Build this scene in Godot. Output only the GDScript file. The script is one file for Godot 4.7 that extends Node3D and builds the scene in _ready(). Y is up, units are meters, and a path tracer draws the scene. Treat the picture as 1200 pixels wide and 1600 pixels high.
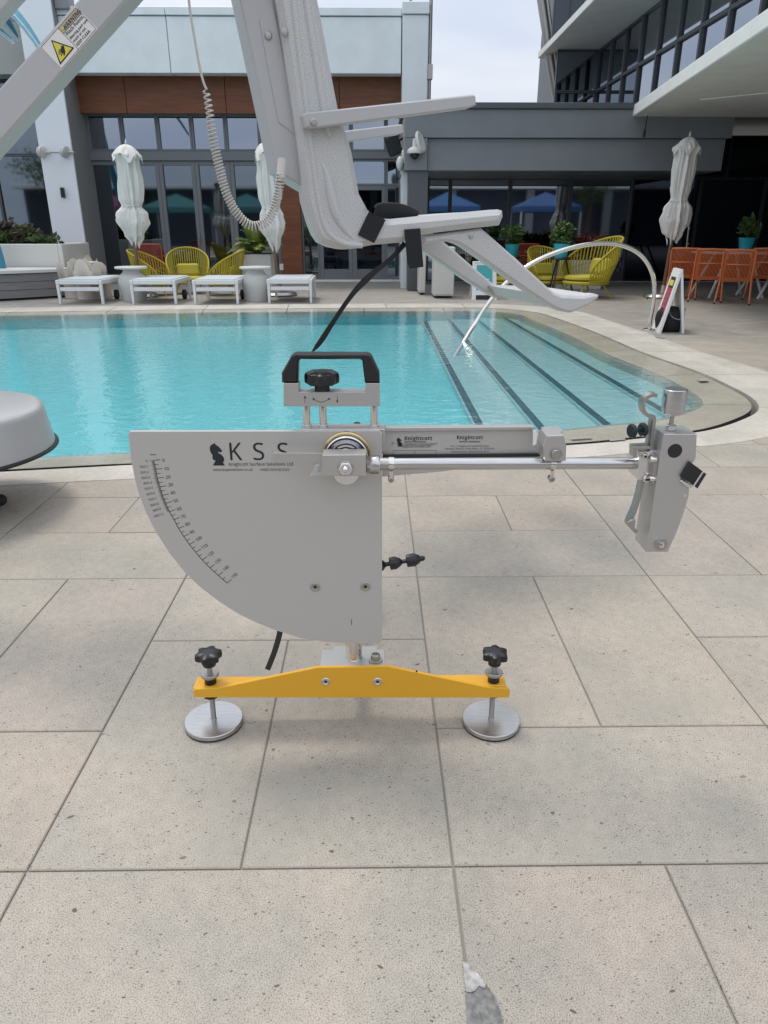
extends Node3D
# A pool deck on a hazy bright day: a pendulum slip tester on stone pavers, a pool lift behind it, the pool,
# loungers and chairs along the far side, and the buildings round the deck. Metres, y up, the camera near the origin.

# ---------------------------------------------------------------- mesh building
class MB:
	var st := SurfaceTool.new()
	var group := 0
	func _init() -> void:
		st.begin(Mesh.PRIMITIVE_TRIANGLES)
		st.set_smooth_group(-1)
	func flat() -> void:
		st.set_smooth_group(-1)
	func smooth() -> void:
		group += 1
		st.set_smooth_group(group)
	func tri(a: Vector3, b: Vector3, c: Vector3) -> void:   # counter-clockwise seen from outside
		st.add_vertex(a)
		st.add_vertex(c)
		st.add_vertex(b)
	func quad(a: Vector3, b: Vector3, c: Vector3, d: Vector3) -> void:
		tri(a, b, c)
		tri(a, c, d)
	func face(pts: Array, away: Vector3) -> void:            # a convex face turned so that it looks along away
		var n: Vector3 = (pts[1] - pts[0]).cross(pts[2] - pts[0])
		var p := pts.duplicate()
		if n.dot(away) < 0:
			p.reverse()
		for i in range(1, p.size() - 1):
			tri(p[0], p[i], p[i + 1])
	func box(c: Vector3, s: Vector3, bevel := 0.0, b := Basis()) -> MB:
		var h := s * 0.5
		var e := minf(bevel, minf(h.x, minf(h.y, h.z)) * 0.95)
		for a in 3:
			var u := (a + 1) % 3
			var v := (a + 2) % 3
			for sg in [-1.0, 1.0]:
				var pts := []
				for k in [[-1, -1], [1, -1], [1, 1], [-1, 1]]:
					var p := Vector3()
					p[a] = sg * h[a]
					p[u] = k[0] * (h[u] - e)
					p[v] = k[1] * (h[v] - e)
					pts.append(c + b * p)
				var out := Vector3()
				out[a] = sg
				face(pts, b * out)
			if e > 0.0:
				for s1 in [-1.0, 1.0]:
					for s2 in [-1.0, 1.0]:
						var pts := []
						for k in [[-1, 0], [1, 0], [1, 1], [-1, 1]]:
							var p := Vector3()
							p[a] = k[0] * (h[a] - e)
							p[u] = s1 * (h[u] - (e if k[1] == 0 else 0.0))
							p[v] = s2 * (h[v] - (0.0 if k[1] == 0 else e))
							pts.append(c + b * p)
						var out := Vector3()
						out[u] = s1
						out[v] = s2
						face(pts, b * out)
		if e > 0.0:
			for sx in [-1.0, 1.0]:
				for sy in [-1.0, 1.0]:
					for sz in [-1.0, 1.0]:
						var g := Vector3(sx, sy, sz)
						face([c + b * (g * (h - Vector3(0, e, e))), c + b * (g * (h - Vector3(e, 0, e))), c + b * (g * (h - Vector3(e, e, 0)))], b * g)
		return self
	func prism(poly: Array, z0: float, z1: float, bevel := 0.0, t := Transform3D()) -> MB:   # an outline in x-y drawn out from z0 to z1
		var p := PackedVector2Array(poly)
		if not Geometry2D.is_polygon_clockwise(p):
			pass
		else:
			p.reverse()
		var n := p.size()
		var q := PackedVector2Array()
		for i in n:
			var a := (p[i] - p[(i + n - 1) % n]).normalized()
			var b := (p[(i + 1) % n] - p[i]).normalized()
			var na := Vector2(-a.y, a.x)
			var nb := Vector2(-b.y, b.x)
			q.append(p[i] + (na + nb) / maxf(0.4, 1.0 + na.dot(nb)) * bevel)
		var rings := [[q, z1], [p, z1 - bevel], [p, z0 + bevel], [q, z0]] if bevel > 0.0 else [[p, z1], [p, z0]]
		for r in rings.size() - 1:
			var top: PackedVector2Array = rings[r][0]
			var low: PackedVector2Array = rings[r + 1][0]
			for i in n:
				var j := (i + 1) % n
				quad(t * Vector3(top[i].x, top[i].y, rings[r][1]), t * Vector3(low[i].x, low[i].y, rings[r + 1][1]), t * Vector3(low[j].x, low[j].y, rings[r + 1][1]), t * Vector3(top[j].x, top[j].y, rings[r][1]))
		var ix := Geometry2D.triangulate_polygon(q)
		for k in range(0, ix.size(), 3):
			var a := q[ix[k]]
			var b := q[ix[k + 1]]
			var c := q[ix[k + 2]]
			if (b - a).cross(c - a) < 0:
				var s := b
				b = c
				c = s
			tri(t * Vector3(a.x, a.y, z1), t * Vector3(b.x, b.y, z1), t * Vector3(c.x, c.y, z1))
			tri(t * Vector3(a.x, a.y, z0), t * Vector3(c.x, c.y, z0), t * Vector3(b.x, b.y, z0))
		return self
	func tube(pts: Array, r, sides := 10, caps := true, squash := 1.0) -> MB:
		var n := pts.size()
		var rings := []
		var last := Vector3()
		for i in n:
			var d: Vector3 = (pts[mini(i + 1, n - 1)] - pts[maxi(i - 1, 0)]).normalized()
			if i == 0:
				last = d.cross(Vector3.UP if absf(d.y) < 0.9 else Vector3.RIGHT).normalized()
			else:
				last = (last - d * last.dot(d)).normalized()
			var w := d.cross(last)
			var rr: float = r[i] if r is Array else r
			var ring := []
			for k in sides:
				var a := TAU * k / sides
				ring.append(pts[i] + (last * cos(a) + w * sin(a) * squash) * rr)
			rings.append(ring)
		smooth()
		for i in n - 1:
			for k in sides:
				var j := (k + 1) % sides
				quad(rings[i][k], rings[i][j], rings[i + 1][j], rings[i + 1][k])
		flat()
		if caps:
			face(rings[0], pts[0] - pts[1])
			face(rings[n - 1], pts[n - 1] - pts[n - 2])
		return self
	func lathe(profile: Array, t := Transform3D(), sides := 24, lobes := 0, depth := 0.0, lobe_lo := -1e9, lobe_hi := 1e9) -> MB:   # (radius, height) turned about y
		smooth()
		for i in profile.size() - 1:
			var a: Vector2 = profile[i]
			var b: Vector2 = profile[i + 1]
			if i > 0:
				var before: Vector2 = (a - profile[i - 1]).normalized()
				if before.dot((b - a).normalized()) < 0.82:
					smooth()
			for k in sides:
				var f0 := TAU * k / sides
				var f1 := TAU * (k + 1) / sides
				var ma := 1.0
				var mb_ := 1.0
				var na := 1.0
				var nb := 1.0
				if lobes > 0:
					var w0 := 1.0 + depth * cos(lobes * f0)
					var w1 := 1.0 + depth * cos(lobes * f1)
					if a.y >= lobe_lo and a.y <= lobe_hi:
						ma = w0
						na = w1
					if b.y >= lobe_lo and b.y <= lobe_hi:
						mb_ = w0
						nb = w1
				var p0 := t * Vector3(cos(f0) * a.x * ma, a.y, -sin(f0) * a.x * ma)
				var p1 := t * Vector3(cos(f1) * a.x * na, a.y, -sin(f1) * a.x * na)
				var q0 := t * Vector3(cos(f0) * b.x * mb_, b.y, -sin(f0) * b.x * mb_)
				var q1 := t * Vector3(cos(f1) * b.x * nb, b.y, -sin(f1) * b.x * nb)
				if a.x > 1e-6:
					tri(p0, p1, q1)
				if b.x > 1e-6:
					tri(p0, q1, q0)
		flat()
		return self
	func ball(c: Vector3, r: Vector3, rings := 8, sides := 14) -> MB:
		var prof := []
		for i in rings + 1:
			var a := -PI / 2 + PI * i / rings
			prof.append(Vector2(maxf(0.0, cos(a)) if i > 0 and i < rings else 0.0, sin(a)))
		return lathe(prof, Transform3D(Basis.from_scale(r), c), sides)
	func slab(corners: Array, thick: float) -> MB:           # four corners of a board, thickened backwards along its normal
		var n: Vector3 = (corners[1] - corners[0]).cross(corners[3] - corners[0]).normalized() * thick
		var back := corners.map(func(p): return p - n)
		face(corners, n)
		face(back, -n)
		var mid: Vector3 = (corners[0] + corners[2]) * 0.5 - n * 0.5
		for i in 4:
			var j := (i + 1) % 4
			face([corners[i], corners[j], back[j], back[i]], (corners[i] + corners[j]) * 0.5 - n * 0.5 - mid)
		return self
	func ribbon(pts: Array, across, thick: float) -> MB:     # a flat strap along pts; across is one vector or one for each point
		var n := pts.size()
		smooth()
		for side in [0, 1, 2, 3]:
			smooth()
			for i in n - 1:
				var q := []
				for k in [i, i + 1]:
					var d: Vector3 = (pts[mini(k + 1, n - 1)] - pts[maxi(k - 1, 0)]).normalized()
					var a: Vector3 = (across[k] if across is Array else across) * 0.5
					var m := d.cross(a).normalized() * thick * 0.5
					var c: Vector3 = pts[k]
					var e := [c + a + m, c + a - m, c - a - m, c - a + m]
					q.append(e[side])
					q.append(e[(side + 1) % 4])
				tri(q[0], q[1], q[3])
				tri(q[0], q[3], q[2])
		flat()
		return self
	func done() -> ArrayMesh:
		st.generate_normals()
		return st.commit()

# ---------------------------------------------------------------- scene building
var names := {}
var M := {}
var rng := RandomNumberGenerator.new()

func numbered(parent: Node, called: String) -> String:
	var key := str(parent.get_instance_id()) + called
	var n: int = names.get(key, 0)
	names[key] = n + 1
	return called if n == 0 else "%s_%03d" % [called, n]

func put(node: Node3D, called: String, parent: Node) -> Node3D:
	node.name = numbered(parent, called)
	parent.add_child(node, true)
	return node

func thing(called: String, label: String, category: String, at := Vector3.ZERO, turn := 0.0, group := "") -> Node3D:
	var o := Node3D.new()
	put(o, called, self)
	o.position = at
	o.rotation.y = turn
	o.set_meta("label", label)
	o.set_meta("category", category)
	if group != "":
		o.set_meta("group", group)
	return o

func copy_of(o: Node3D, called: String, label: String, at: Vector3, turn: float, group: String) -> Node3D:
	var c: Node3D = o.duplicate()
	put(c, called, self)
	c.position = at
	c.rotation.y = turn
	c.set_meta("label", label)
	c.set_meta("group", group)
	return c

func part(called: String, mesh, material: Material, parent: Node, world := false) -> MeshInstance3D:   # world: the mesh is in the scene's own metres
	var o := MeshInstance3D.new()
	if mesh is MB:
		o.mesh = (mesh as MB).done()
	elif mesh is SurfaceTool:
		o.mesh = (mesh as SurfaceTool).commit()
	else:
		o.mesh = mesh
	o.material_override = material
	put(o, called, parent)
	if world and parent != self:
		o.transform = o.transform * (parent as Node3D).global_transform.affine_inverse()
	return o

func structure(called: String, mesh, material: Material) -> MeshInstance3D:
	var o := part(called, mesh, material, self)
	o.set_meta("kind", "structure")
	return o

func bx(x0: float, x1: float, y0: float, y1: float, z0: float, z1: float, bevel := 0.0) -> MB:
	return MB.new().box(Vector3(x0 + x1, y0 + y1, z0 + z1) * 0.5, Vector3(absf(x1 - x0), absf(y1 - y0), absf(z1 - z0)), bevel)

func along(from: Vector3, to: Vector3) -> Transform3D:       # a frame at from whose y runs to to
	var y := (to - from).normalized()
	var x := y.cross(Vector3(0, 0, 1) if absf(y.z) < 0.9 else Vector3(1, 0, 0)).normalized()
	return Transform3D(Basis(x, y, x.cross(y)), from)

func smooth_path(pts: Array, steps: int) -> Array:           # a Catmull-Rom curve through the points
	var out := []
	for i in pts.size() - 1:
		var a = pts[maxi(i - 1, 0)]
		var b = pts[i]
		var c = pts[i + 1]
		var d = pts[mini(i + 2, pts.size() - 1)]
		for k in steps:
			out.append(b.cubic_interpolate(c, a, d, float(k) / steps))
	out.append(pts[-1])
	return out

func lettering(st: SurfaceTool, text: String, cap: float, t: Transform3D, align := HORIZONTAL_ALIGNMENT_LEFT, bold := false) -> void:
	var tm := TextMesh.new()
	var f := SystemFont.new()
	f.font_names = PackedStringArray(["Droid Sans"])
	if bold:
		f.font_weight = 700
	tm.font = f
	tm.text = text
	tm.font_size = 40
	tm.pixel_size = cap / (0.714 * 40.0)
	tm.depth = 0.0
	tm.curve_step = 2.0
	tm.horizontal_alignment = align
	tm.vertical_alignment = VERTICAL_ALIGNMENT_CENTER
	if tm.get_surface_count() > 0 and tm.surface_get_arrays(0)[Mesh.ARRAY_VERTEX].size() > 0:
		st.append_from(tm, 0, t)

func letters() -> SurfaceTool:
	var st := SurfaceTool.new()
	st.begin(Mesh.PRIMITIVE_TRIANGLES)
	return st

func flat_at(p: Vector3, turn := 0.0) -> Transform3D:
	return Transform3D(Basis(Vector3(0, 0, 1), turn), p)

# ---------------------------------------------------------------- materials
func srgb(r: float, g: float, b: float) -> Color:
	return Color(r, g, b).linear_to_srgb()

func mat(r: float, g: float, b: float, rough := 0.6, metal := 0.0) -> StandardMaterial3D:
	var m := StandardMaterial3D.new()
	m.albedo_color = srgb(r, g, b)
	m.roughness = rough
	m.metallic = metal
	return m

func tri_tex(m: StandardMaterial3D, scale: Vector3, world := false) -> StandardMaterial3D:
	m.uv1_triplanar = true
	m.uv1_world_triplanar = world
	m.uv1_scale = scale
	return m

func noise_bytes(size: int, freq: float, octaves: int, sd: int, kind := FastNoiseLite.TYPE_SIMPLEX_SMOOTH) -> PackedByteArray:
	var n := FastNoiseLite.new()
	n.seed = sd
	n.noise_type = kind
	n.frequency = freq
	n.fractal_octaves = octaves
	var im := n.get_seamless_image(size, size, false, false, 0.1, true)
	im.convert(Image.FORMAT_L8)
	return im.get_data()

func tex(im: Image) -> ImageTexture:
	im.generate_mipmaps()
	return ImageTexture.create_from_image(im)

func grey_tex(size: int, freq: float, octaves: int, sd: int, lo: float, hi: float) -> ImageTexture:
	var b := noise_bytes(size, freq, octaves, sd)
	for i in b.size():
		b[i] = int(255.0 * lerpf(lo, hi, b[i] / 255.0))
	return tex(Image.create_from_data(size, size, false, Image.FORMAT_L8, b))

func stone_maps(size: int, sd: int, pits: int, pit_long: float, base: Color, warm: Color, dark: Color) -> Array:   # colour and relief of a pitted, speckled stone tile
	var big := noise_bytes(size / 4, 0.008, 4, sd)
	var mid := noise_bytes(size / 2, 0.05, 4, sd + 1)
	var fine := noise_bytes(size, 0.32, 2, sd + 2)
	var out := PackedByteArray()
	out.resize(size * size * 3)
	var hgt := PackedByteArray()
	hgt.resize(size * size)
	var q := size / 4
	var h2 := size / 2
	var k := 0
	for y in size:
		var ry := (y >> 2) * q
		var my := (y >> 1) * h2
		var fy := y * size
		for x in size:
			var a := big[ry + (x >> 2)] / 255.0
			var b := mid[my + (x >> 1)] / 255.0
			var c := fine[fy + x] / 255.0
			var v := 0.86 + 0.07 * b + 0.36 * (c - 0.5) + 0.07 * (a - 0.5)
			if c < 0.30:
				v -= (0.30 - c) * 1.5
			var w := clampf(a * 1.6 - 0.3, 0.0, 1.0)
			out[k] = clampi(int(255.0 * (base.r + (warm.r - base.r) * w) * v), 0, 255)
			out[k + 1] = clampi(int(255.0 * (base.g + (warm.g - base.g) * w) * v), 0, 255)
			out[k + 2] = clampi(int(255.0 * (base.b + (warm.b - base.b) * w) * v), 0, 255)
			hgt[fy + x] = clampi(int(140 + 20 * (b - 0.5) + 90.0 * (c - 0.5)), 0, 255)
			k += 3
	var im := Image.create_from_data(size, size, false, Image.FORMAT_RGB8, out)
	var hm := Image.create_from_data(size, size, false, Image.FORMAT_L8, hgt)
	var r := RandomNumberGenerator.new()
	r.seed = sd
	for i in pits:
		var x := r.randi_range(4, size - 24)
		var y := r.randi_range(4, size - 14)
		var rad := 0.5 + 1.1 * r.randf() * r.randf()
		if i % 190 == 0:
			rad = r.randf_range(1.8, 4.2)
		var lx := rad * r.randf_range(1.0, pit_long)
		var ang := r.randf_range(-0.6, 0.6)
		var tone := r.randf_range(0.25, 0.8)
		for dy in range(-int(lx) - 1, int(lx) + 2):
			for dx in range(-int(lx) - 1, int(lx) + 2):
				var u := (dx * cos(ang) + dy * sin(ang)) / lx
				var w := (-dx * sin(ang) + dy * cos(ang)) / rad
				if u * u + w * w <= 1.0:
					var px := clampi(x + dx, 0, size - 1)
					var py := clampi(y + dy, 0, size - 1)
					im.set_pixel(px, py, im.get_pixel(px, py).lerp(dark, tone))
					hm.set_pixel(px, py, Color(0.15, 0.15, 0.15))
	return [tex(im), tex(hm)]

func wood_tex(size: int, sd: int, a: Color, b: Color, stretch: int) -> ImageTexture:   # grain running along x
	var n := noise_bytes(size, 0.02, 4, sd)
	var f := noise_bytes(size, 0.09, 3, sd + 7)
	var im := Image.create(size, size, false, Image.FORMAT_RGB8)
	for y in size:
		for x in size:
			var v := n[((y * stretch) % size) * size + (x >> 2)] / 255.0
			var w := f[((y * stretch) % size) * size + (x >> 3)] / 255.0
			im.set_pixel(x, y, a.lerp(b, clampf(v * 0.7 + w * 0.5 - 0.1, 0, 1)))
	return tex(im)

func make_materials() -> void:
	var st := stone_maps(2048, 11, 19000, 2.6, Color(0.706, 0.687, 0.645), Color(0.736, 0.700, 0.652), Color(0.27, 0.25, 0.225))
	var p := StandardMaterial3D.new()
	p.albedo_texture = st[0]
	p.roughness = 0.72
	p.vertex_color_use_as_albedo = true
	p.heightmap_enabled = true
	p.heightmap_texture = st[1]
	p.heightmap_scale = 0.09
	M.paver = p
	var dk := wood_tex(1024, 5, Color(0.50, 0.485, 0.465), Color(0.735, 0.715, 0.685), 2)
	var d := StandardMaterial3D.new()
	d.albedo_texture = dk
	d.roughness = 0.6
	d.vertex_color_use_as_albedo = true
	M.deck = d
	var co := stone_maps(1024, 31, 2500, 1.8, Color(0.80, 0.785, 0.74), Color(0.83, 0.81, 0.77), Color(0.50, 0.48, 0.44))
	var c := StandardMaterial3D.new()
	c.albedo_texture = co[0]
	c.roughness = 0.75
	c.heightmap_enabled = true
	c.heightmap_texture = co[1]
	c.heightmap_scale = 0.12
	M.coping = tri_tex(c, Vector3.ONE * 1.1, true)
	var l := StandardMaterial3D.new()
	l.albedo_texture = co[0]
	l.albedo_color = Color(0.93, 0.93, 0.905)
	l.roughness = 0.22
	M.lip = tri_tex(l, Vector3.ONE * 0.66, true)
	M.grout = mat(0.30, 0.285, 0.265, 0.9)
	M.gutter = mat(0.02, 0.02, 0.02, 0.9)
	var g1 := grey_tex(512, 0.012, 5, 3, 0.95, 1.0)
	var g2 := grey_tex(512, 0.25, 3, 4, 0.55, 1.0)
	var brushed := wood_tex(512, 8, Color(0.80, 0.80, 0.80), Color(1, 1, 1), 8)
	# metals and plastics of the tester
	var al := mat(0.49, 0.485, 0.475, 0.4, 0.7)
	al.roughness_texture = g1
	M.anodised = tri_tex(al, Vector3.ONE * 3.0)
	var pl := mat(0.50, 0.49, 0.47, 0.6, 0.35)
	pl.roughness_texture = g2
	M.plate = tri_tex(pl, Vector3.ONE * 2.0)
	var br := mat(0.66, 0.66, 0.66, 0.28, 1.0)
	br.albedo_texture = brushed
	M.brushed = tri_tex(br, Vector3.ONE * 6.0)
	M.turned = mat(0.70, 0.70, 0.71, 0.24, 1.0)
	M.chrome = mat(0.70, 0.68, 0.65, 0.16, 1.0)
	M.brass = mat(0.62, 0.50, 0.27, 0.25, 1.0)
	M.dull_steel = mat(0.42, 0.41, 0.39, 0.38, 1.0)
	M.yellow_paint = mat(0.74, 0.385, 0.022, 0.4)
	M.black_plastic = mat(0.012, 0.013, 0.015, 0.38)
	M.black_rubber = mat(0.018, 0.018, 0.02, 0.7)
	M.dark_teal = mat(0.008, 0.02, 0.024, 0.35)
	M.ink = mat(0.012, 0.016, 0.022, 0.6)
	M.ink_grey = mat(0.02, 0.02, 0.022, 0.6)
	# pool lift
	var sp := grey_tex(512, 0.36, 2, 21, 0.64, 1.0)
	var ro := mat(0.80, 0.81, 0.81, 0.42)
	ro.albedo_texture = sp
	M.rotomoulded = tri_tex(ro, Vector3.ONE * 2.2)
	M.lift_paint = mat(0.44, 0.445, 0.455, 0.42)
	M.lift_white = mat(0.44, 0.445, 0.445, 0.25)
	M.cord = mat(0.50, 0.49, 0.46, 0.5)
	M.webbing = mat(0.010, 0.011, 0.014, 0.8)
	M.label_white = mat(0.72, 0.72, 0.70, 0.5)
	M.label_tan = mat(0.42, 0.37, 0.28, 0.5)
	M.label_yellow = mat(0.70, 0.60, 0.06, 0.5)
	# water and pool
	var wn := FastNoiseLite.new()
	wn.seed = 9
	wn.frequency = 0.012
	wn.fractal_octaves = 4
	wn.fractal_gain = 0.55
	var wi := wn.get_seamless_image(1024, 1024, false, false, 0.12, true)
	wi.convert(Image.FORMAT_L8)
	var w := StandardMaterial3D.new()
	w.transparency = BaseMaterial3D.TRANSPARENCY_ALPHA
	w.albedo_color = Color(0.30, 0.72, 0.78, 0.12)
	w.roughness = 0.02
	w.heightmap_enabled = true
	w.heightmap_texture = tex(wi)
	w.heightmap_scale = 0.24
	M.water = tri_tex(w, Vector3(0.55, 0.55, 0.8), true)
	var fl := mat(0.13, 0.545, 0.585, 0.7)
	fl.albedo_texture = g1
	M.pool_floor = tri_tex(fl, Vector3.ONE * 0.6, true)
	var tr := mat(0.30, 0.52, 0.53, 0.7)
	tr.albedo_texture = g1
	M.pool_tread = tri_tex(tr, Vector3.ONE * 0.8, true)
	var tl := mat(0.016, 0.042, 0.072, 0.25)
	tl.albedo_texture = g2
	tl.vertex_color_use_as_albedo = true
	M.pool_tile = tri_tex(tl, Vector3.ONE * 2.0, true)
	# buildings
	var wp := mat(0.80, 0.85, 0.875, 0.5)
	wp.albedo_texture = g1
	M.white_panel = tri_tex(wp, Vector3.ONE * 0.35)
	M.white_column = mat(0.78, 0.80, 0.85, 0.5)
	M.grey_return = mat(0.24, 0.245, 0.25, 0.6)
	var bw := StandardMaterial3D.new()
	bw.albedo_texture = wood_tex(512, 14, Color(0.36, 0.20, 0.11), Color(0.53, 0.305, 0.17), 3)
	bw.roughness = 0.45
	M.brown_wood = tri_tex(bw, Vector3.ONE * 0.45)
	var gp := mat(0.20, 0.215, 0.235, 0.5)
	gp.albedo_texture = g1
	M.grey_panel = tri_tex(gp, Vector3.ONE * 0.3)
	M.dark_frame = mat(0.085, 0.095, 0.105, 0.45)
	M.mid_frame = mat(0.15, 0.165, 0.18, 0.45)
	M.glass = mat(0.31, 0.345, 0.395, 0.025, 1.0)
	M.glass_dark = mat(0.17, 0.20, 0.225, 0.03, 1.0)
	M.glass_black = mat(0.022, 0.026, 0.034, 0.03, 1.0)
	M.glass_tower = mat(0.32, 0.36, 0.41, 0.03, 1.0)
	var cc := mat(0.78, 0.78, 0.75, 0.7)
	cc.albedo_texture = g1
	M.concrete = tri_tex(cc, Vector3.ONE * 0.4)
	M.soffit = mat(0.36, 0.36, 0.345, 0.7)
	M.fixture_white = mat(0.62, 0.62, 0.60, 0.4)
	# furniture
	M.white_powder = mat(0.66, 0.68, 0.70, 0.4)
	M.sling = mat(0.50, 0.55, 0.56, 0.8)
	M.cream_stone = mat(0.56, 0.57, 0.55, 0.6)
	M.planter_white = mat(0.60, 0.60, 0.57, 0.5)
	M.cream_plastic = mat(0.62, 0.575, 0.50, 0.45)
	var um := mat(0.70, 0.69, 0.66, 0.85)
	um.backlight_enabled = true
	um.backlight = Color(0.18, 0.18, 0.17)
	M.canvas = um
	M.pole_wood = mat(0.16, 0.095, 0.06, 0.5)
	M.yellow_rope = mat(0.40, 0.335, 0.022, 0.7)
	M.yellow_cushion = mat(0.45, 0.39, 0.05, 0.85)
	M.orange_steel = mat(0.62, 0.17, 0.06, 0.5)
	M.red_steel = mat(0.42, 0.075, 0.045, 0.5)
	M.steel_rail = mat(0.70, 0.69, 0.66, 0.16, 1.0)
	M.turquoise = mat(0.05, 0.25, 0.35, 0.45)
	M.turquoise_pot = mat(0.03, 0.40, 0.50, 0.5)
	M.pale_metal = mat(0.55, 0.66, 0.72, 0.4)
	var bn := StandardMaterial3D.new()
	bn.albedo_texture = wood_tex(512, 44, Color(0.40, 0.40, 0.41), Color(0.54, 0.53, 0.53), 4)
	bn.roughness = 0.7
	M.bench_wood = tri_tex(bn, Vector3.ONE * 0.8)
	M.sign_white = mat(0.74, 0.74, 0.73, 0.4)
	M.sign_teal = mat(0.06, 0.36, 0.38, 0.5)
	M.sign_red = mat(0.46, 0.035, 0.08, 0.5)
	M.cabinet = mat(0.56, 0.56, 0.52, 0.45)
	var pd := mat(0.27, 0.27, 0.265, 0.6)
	var g3 := grey_tex(512, 0.03, 5, 17, 0.62, 1.0)
	pd.albedo_texture = g3
	pd.heightmap_enabled = true
	pd.heightmap_texture = g3
	pd.heightmap_scale = 0.12
	M.patch_dark = tri_tex(pd, Vector3.ONE * 5.0)
	var pq := mat(0.56, 0.555, 0.54, 0.8)
	pq.albedo_texture = g3
	pq.heightmap_enabled = true
	pq.heightmap_texture = g3
	pq.heightmap_scale = 0.12
	M.patch_pale = tri_tex(pq, Vector3.ONE * 5.0)
	for leaf in [["leaf_green", 0.060, 0.115, 0.028], ["leaf_dark", 0.028, 0.062, 0.022], ["leaf_purple", 0.050, 0.022, 0.032], ["leaf_lime", 0.16, 0.20, 0.032], ["leaf_red", 0.16, 0.035, 0.03]]:
		var m := mat(leaf[1], leaf[2], leaf[3], 0.5)
		m.backlight_enabled = true
		m.backlight = Color(0.25, 0.3, 0.12)
		M[leaf[0]] = m
	M.soil = mat(0.03, 0.022, 0.015, 0.95)
	M.bark = mat(0.10, 0.07, 0.05, 0.9)

# ---------------------------------------------------------------- the pool's outline, on the ground (x, z)
var slot_line := []          # the overflow gutter's line round the pool
var water_line := []         # the inner edge of the lip
var coping_in := []
var coping_out := []

func trace_pool() -> void:
	var raw := [Vector2(-6.5, -1.72)]
	raw.append_array([Vector2(-1.4224, -2.5798), Vector2(-0.9625, -2.6528), Vector2(0.0366, -2.7979), Vector2(0.8005, -2.9046), Vector2(1.1655, -3.0099), Vector2(1.4833, -3.1236), Vector2(1.732, -3.3073), Vector2(1.9214, -3.5129), Vector2(2.025, -3.7759), Vector2(2.0583, -4.1519), Vector2(2.0586, -4.5589), Vector2(1.976, -5.3294), Vector2(1.9474, -6.3841), Vector2(1.8621, -7.4457)])
	raw.append_array([Vector2(1.76, -8.05), Vector2(1.40, -8.46), Vector2(0.8, -8.54), Vector2(-1.3, -8.46), Vector2(-4.0, -8.14), Vector2(-6.5, -7.82)])
	slot_line = smooth_path(raw, 8)
	var n := slot_line.size()
	for i in n:
		var d: Vector2 = (slot_line[mini(i + 1, n - 1)] - slot_line[maxi(i - 1, 0)]).normalized()
		var inward := Vector2(d.y, -d.x)
		if inward.dot(Vector2(-0.5, -5.6) - slot_line[i]) < 0:
			inward = -inward
		var p: Vector2 = slot_line[i]
		var far := clampf((-p.y - 3.0) / 1.2, 0.0, 1.0)
		var left := clampf((0.9 - p.x) / 1.2, 0.0, 1.0)
		if p.y < -6:
			left = 0.0
		var back := clampf((-p.y - 7.6) / 0.5, 0.0, 1.0)
		water_line.append(p + inward * lerpf(lerpf(0.29, 0.225, left), 0.24, back))
		coping_in.append(p - inward * 0.020)
		coping_out.append(p - inward * lerpf(0.19, lerpf(0.45, 0.50, clampf((-p.y - 7.0) / 1.0, 0, 1)), far))

func ring(a: Array, b: Array, ya: float, yb: float, called: String, m: Material, parent: Node3D, length: float, thick: float) -> void:   # stones laid between two lines, each a piece of its own
	var from := 0
	while from < a.size() - 1:
		var to := from + 1
		while to < a.size() - 1 and (a[from] as Vector2).distance_to(a[to]) < length:
			to += 1
		var mb := MB.new()
		var k0 := 0.007
		for i in range(from, to):
			var p0: Vector2 = a[i]
			var p1: Vector2 = a[i + 1]
			var q0: Vector2 = b[i]
			var q1: Vector2 = b[i + 1]
			if i == from:
				var e := (p1 - p0).normalized() * k0
				p0 += e
				q0 += e
			mb.face([Vector3(p0.x, ya, p0.y), Vector3(p1.x, ya, p1.y), Vector3(q1.x, yb, q1.y), Vector3(q0.x, yb, q0.y)], Vector3.UP)
			mb.face([Vector3(p0.x, ya, p0.y), Vector3(p1.x, ya, p1.y), Vector3(p1.x, ya - thick, p1.y), Vector3(p0.x, ya - thick, p0.y)], Vector3(p0.x - q0.x, 0, p0.y - q0.y))
			mb.face([Vector3(q0.x, yb, q0.y), Vector3(q1.x, yb, q1.y), Vector3(q1.x, yb - thick, q1.y), Vector3(q0.x, yb - thick, q0.y)], Vector3(q0.x - p0.x, 0, q0.y - p0.y))
			for s in ([[p0, q0, -1.0]] if i == from else []) + ([[p1, q1, 1.0]] if i == to - 1 else []):
				var d: Vector2 = (p1 - p0) * s[2]
				mb.face([Vector3(s[0].x, ya, s[0].y), Vector3(s[1].x, yb, s[1].y), Vector3(s[1].x, yb - thick, s[1].y), Vector3(s[0].x, ya - thick, s[0].y)], Vector3(d.x, 0, d.y))
		part(called, mb, m, parent)
		from = to

func strip_between(a: Array, b: Array, ya: float, yb: float, away := Vector3.UP) -> MB:
	var mb := MB.new()
	for i in a.size() - 1:
		mb.face([Vector3(a[i].x, ya, a[i].y), Vector3(a[i + 1].x, ya, a[i + 1].y), Vector3(b[i + 1].x, yb, b[i + 1].y), Vector3(b[i].x, yb, b[i].y)], away)
	return mb

func sheet(poly: Array, y: float) -> MB:
	var mb := MB.new()
	var p := PackedVector2Array(poly)
	var ix := Geometry2D.triangulate_polygon(p)
	for k in range(0, ix.size(), 3):
		mb.face([Vector3(p[ix[k]].x, y, p[ix[k]].y), Vector3(p[ix[k + 1]].x, y, p[ix[k + 1]].y), Vector3(p[ix[k + 2]].x, y, p[ix[k + 2]].y)], Vector3.UP)
	return mb

const U := 0.3047
var pool_hole := PackedVector2Array()

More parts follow.
